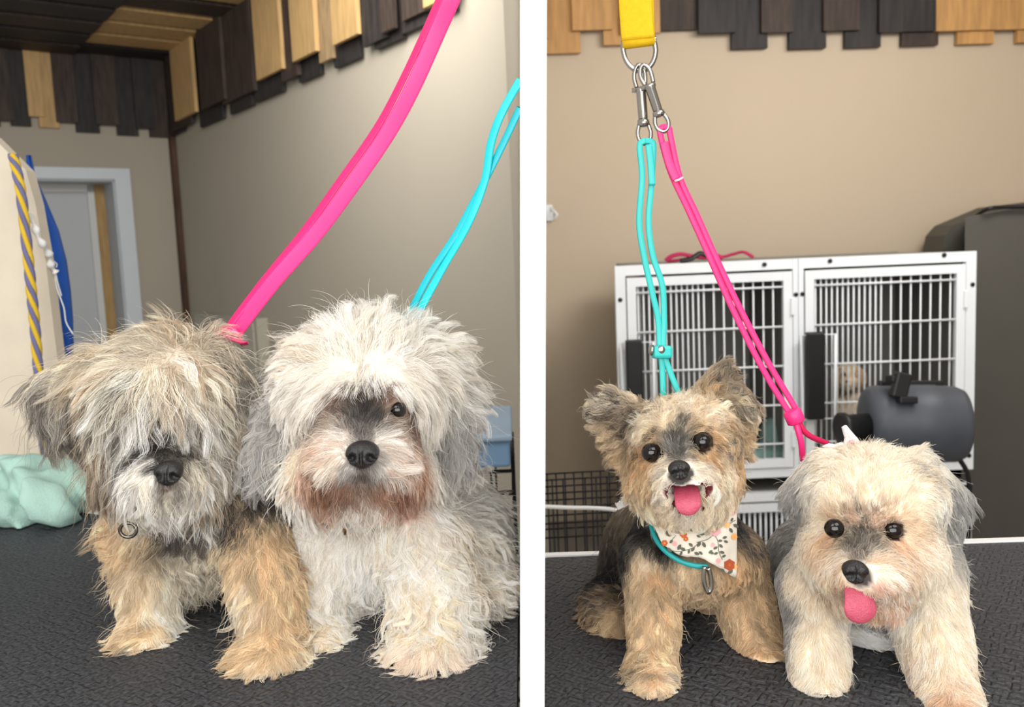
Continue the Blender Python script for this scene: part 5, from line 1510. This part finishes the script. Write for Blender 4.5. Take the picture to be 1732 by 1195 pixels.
# ================================================================ the dogs and what they wear
d1 = dog_one()
MB().tube([P(217 + 14 * math.cos(a), 896 + 12 * math.sin(a), .862) for a in (2 * math.pi * i / 20 for i in range(20))], .0018, 8, closed=True).build('collar_ring', mat('dark_steel', '6f6a62', .3, metal=1), d1)
d2 = dog_two()
MB().lathe(P(581, 893, .868), VIEW * .4 + RIGHT, [(.003, 0), (.007, .0004), (.007, .0018), (.003, .0022)], 16).build('collar_tag', mat('tag_brass', '7a5a38', .35, metal=1), d2)
d3 = dog_three()

def bandana(root):
    LN = mat('bandana_linen', 'd3cbbc', .85, noise=.03, nscale=120, bump=.4, bscale=2500)
    def depth(x, y):
        # lies on the chest: furthest at the sides, folds along it
        u = (x - 1175) / 75
        return .792 + .018 * u * u - .00010 * (y - 920) * .6 + .0016 * math.sin(x * .11 + y * .05)
    top = [(1100, 876), (1120, 872), (1150, 872), (1180, 872), (1210, 868), (1232, 858), (1247, 846)]
    bot = [(1118, 916), (1134, 930), (1156, 940), (1182, 942), (1204, 952), (1226, 966), (1246, 977)]
    n, k = 25, 15
    T_ = smooth_path([Vector((a, b, 0)) for a, b in top], 4); B_ = smooth_path([Vector((a, b, 0)) for a, b in bot], 4)
    n = len(T_)
    vs = []
    for side in (0, 1):
        for i in range(n):
            for j in range(k):
                v = T_[i].lerp(B_[i], j / (k - 1))
                # right edge sags in a little
                if i > n - 6: v.x += (4.5 if j > k - 5 else 0) * (i - n + 6) / 5 * 0
                z = .0 if j < k - 1 else random.uniform(-1.2, 1.2)
                vs.append(P(v.x, v.y + z, depth(v.x, v.y) + side * .0009))
    m = n * k; fs = []
    for i in range(n - 1):
        for j in range(k - 1):
            a = i * k + j
            fs += [(a, a + 1, a + k + 1, a + k), (m + a, m + a + k, m + a + k + 1, m + a + 1)]
    ring = [i * k for i in range(n)] + [(n - 1) * k + j for j in range(1, k)] + [i * k + k - 1 for i in range(n - 2, -1, -1)] + [j for j in range(k - 2, 0, -1)]
    for i in range(len(ring)):
        a, b = ring[i], ring[(i + 1) % len(ring)]
        fs.append((a, m + a, m + b, b))
    bd = MB().add(vs, fs, True).build('bandana', LN, root)
    bd['label'] = 'cream bandana printed with small flowers'
    OR, PK, LO, LF, RD = (mat('print_rust', 'b45a2c', .85), mat('print_rose', 'd89aa0', .85), mat('print_apricot', 'e0a060', .85), mat('print_leaf', '55574a', .85), mat('print_brick', 'a04a2a', .85))
    acc = {}
    def petal(m, x, y, a, l, w, lift):
        mb = acc.setdefault(m.name, (m, MB()))[1]
        dx, dy = math.cos(a), math.sin(a)
        pts = [(0, 0), (.35, .5), (.75, .42), (1, 0), (.75, -.42), (.35, -.5)]
        v = []
        for p, q in pts:
            X, Yp = x + dx * p * l - dy * q * w, y + dy * p * l + dx * q * w
            v.append(P(X, Yp, depth(X, Yp) - .0007 - lift))
        mb.add(v, [tuple(range(6))])
    def flower(m, x, y, r, c=None):
        a0 = random.random() * 6
        for i in range(6): petal(m, x, y, a0 + i * 1.047, r * 1.15, r * 1.1, .0001)
        petal(c or LO, x - r * .3, y, 0, r * .6, r * .6, .0003)
    def leaf(x, y, a, l=9): petal(LF, x, y, math.radians(a), l * 1.15, l * .62, 0)
    def stem(pts):
        mb = acc.setdefault(LF.name, (LF, MB()))[1]
        q = smooth_path([Vector((a, b, 0)) for a, b in pts], 4)
        for a, b in zip(q, q[1:]):
            w = .5
            d = (b - a); nx, ny = -d.y, d.x; ln = math.hypot(nx, ny) or 1; nx, ny = nx / ln * w, ny / ln * w
            mb.add([P(x, y, depth(x, y) - .0006) for x, y in ((a.x - nx, a.y - ny), (b.x - nx, b.y - ny), (b.x + nx, b.y + ny), (a.x + nx, a.y + ny))], [(0, 1, 2, 3)])
    flower(OR, 1213, 885, 8, RD); flower(PK, 1210, 897, 9); flower(OR, 1156, 903, 6); flower(OR, 1160, 911, 4); flower(RD, 1234, 955, 9, OR); flower(LO, 1243, 958, 4)
    flower(PK, 1239, 864, 7); flower(LO, 1242, 907, 5); flower(LO, 1230, 887, 5); flower(PK, 1206, 921, 3.5); flower(OR, 1124, 918, 5); flower(PK, 1141, 919, 4); flower(PK, 1215, 948, 4); flower(OR, 1150, 898, 4)
    stem([(1178, 917), (1196, 912), (1207, 905), (1214, 914), (1216, 932), (1222, 946)]); stem([(1132, 930), (1150, 932), (1172, 926), (1182, 917)]); stem([(1226, 890), (1236, 884), (1244, 879)]); stem([(1137, 912), (1143, 905)])
    for x, y, a in ((1190, 900, 150), (1192, 904, 200), (1196, 900, 240), (1185, 915, 120), (1188, 916, 60), (1175, 925, 130), (1172, 924, 220), (1166, 928, 100), (1160, 930, 200), (1154, 932, 120), (1214, 914, 0), (1216, 920, 40), (1214, 924, 150), (1217, 932, 20), (1215, 934, 160), (1221, 942, 330), (1222, 910, 340), (1224, 914, 20), (1228, 882, 270), (1236, 882, 300), (1240, 886, 30), (1234, 892, 60), (1146, 900, 250), (1166, 898, 330), (1164, 894, 280), (1136, 906, 200), (1138, 912, 130), (1128, 926, 40), (1146, 930, 300), (1230, 970, 330), (1236, 970, 280), (1226, 966, 210), (1205, 930, 140), (1208, 936, 200), (1243, 850, 100), (1222, 880, 200), (1200, 886, 200), (1178, 905, 20), (1128, 906, 280), (1174, 934, 20), (1182, 932, 40)):
        leaf(x, y, a, random.uniform(7, 10))
    for m, mb in acc.values():
        o = mb.build('flower_print', m, bd); o['kind'] = 'stuff'
    # lace tip showing behind the neck
    vs = []
    for i in range(9):
        a = i / 8
        vs += [P(1040 + 22 * a + random.uniform(-2, 2), 852 - 14 * a + random.uniform(-3, 3), .9), P(1046 + 24 * a, 862 - 12 * a, .9), P(1046 + 24 * a, 862 - 12 * a, .904), P(1040 + 22 * a, 852 - 14 * a, .904)]
    fs = []
    for i in range(8):
        for j in range(4):
            fs.append((i * 4 + j, i * 4 + (j + 1) % 4, i * 4 + 4 + (j + 1) % 4, i * 4 + 4 + j))
    fs += [(3, 2, 1, 0), (32, 33, 34, 35)]
    MB().add(vs, fs).build('bandana_tip', mat('lace_white', 'eeecea', .8, bump=.6, bscale=500), root)
bandana(d3)
d4 = dog_four()
def bow(root):
    WL = mat('lace_white', 'eeecea', .8)
    Yb = .84
    for nm, pts in (('bow', [(1425, 722), (1432, 719), (1440, 728), (1452, 742), (1456, 756), (1440, 760), (1428, 756), (1430, 740)]), ('bow', [(1392, 754), (1404, 749), (1414, 752), (1424, 748), (1432, 754), (1430, 764), (1410, 764), (1394, 764)])):
        fr = [P(x + random.uniform(-1, 1), y + random.uniform(-1, 1), Yb + random.uniform(-.004, .004)) for x, y in pts]
        bk = [p + VIEW * .004 for p in fr]
        n = len(fr); c0 = sum(fr, Vector()) / n - VIEW * .006; c1 = c0 + VIEW * .012
        vs = fr + bk + [c0, c1]
        fs = [(i, (i + 1) % n, 2 * n) for i in range(n)] + [(n + (i + 1) % n, n + i, 2 * n + 1) for i in range(n)] + [(i, n + i, n + (i + 1) % n, (i + 1) % n) for i in range(n)]
        o = MB().add(vs, fs).build(nm, WL, root)
        o['label'] = 'white lace bow with pink print'
        if pts[0][0] == 1425:
            for x, y, r in ((1440, 748, 5), (1447, 752, 4), (1438, 757, 4)):
                MB().lathe(P(x, y, Yb - .006), -VIEW, [(r * Yb / F, 0), (r * Yb / F, .001), (.0005, .002)], 8).build('flower_print', mat('print_rose', 'd89aa0', .85), o)
bow(d4)
MB().tube([P(1487 + 6 * math.cos(a), 1004 + 11 * math.sin(a), .712) for a in (2 * math.pi * i / 16 for i in range(16))], .0014, 8, closed=True).build('collar_ring', STEEL, d4)
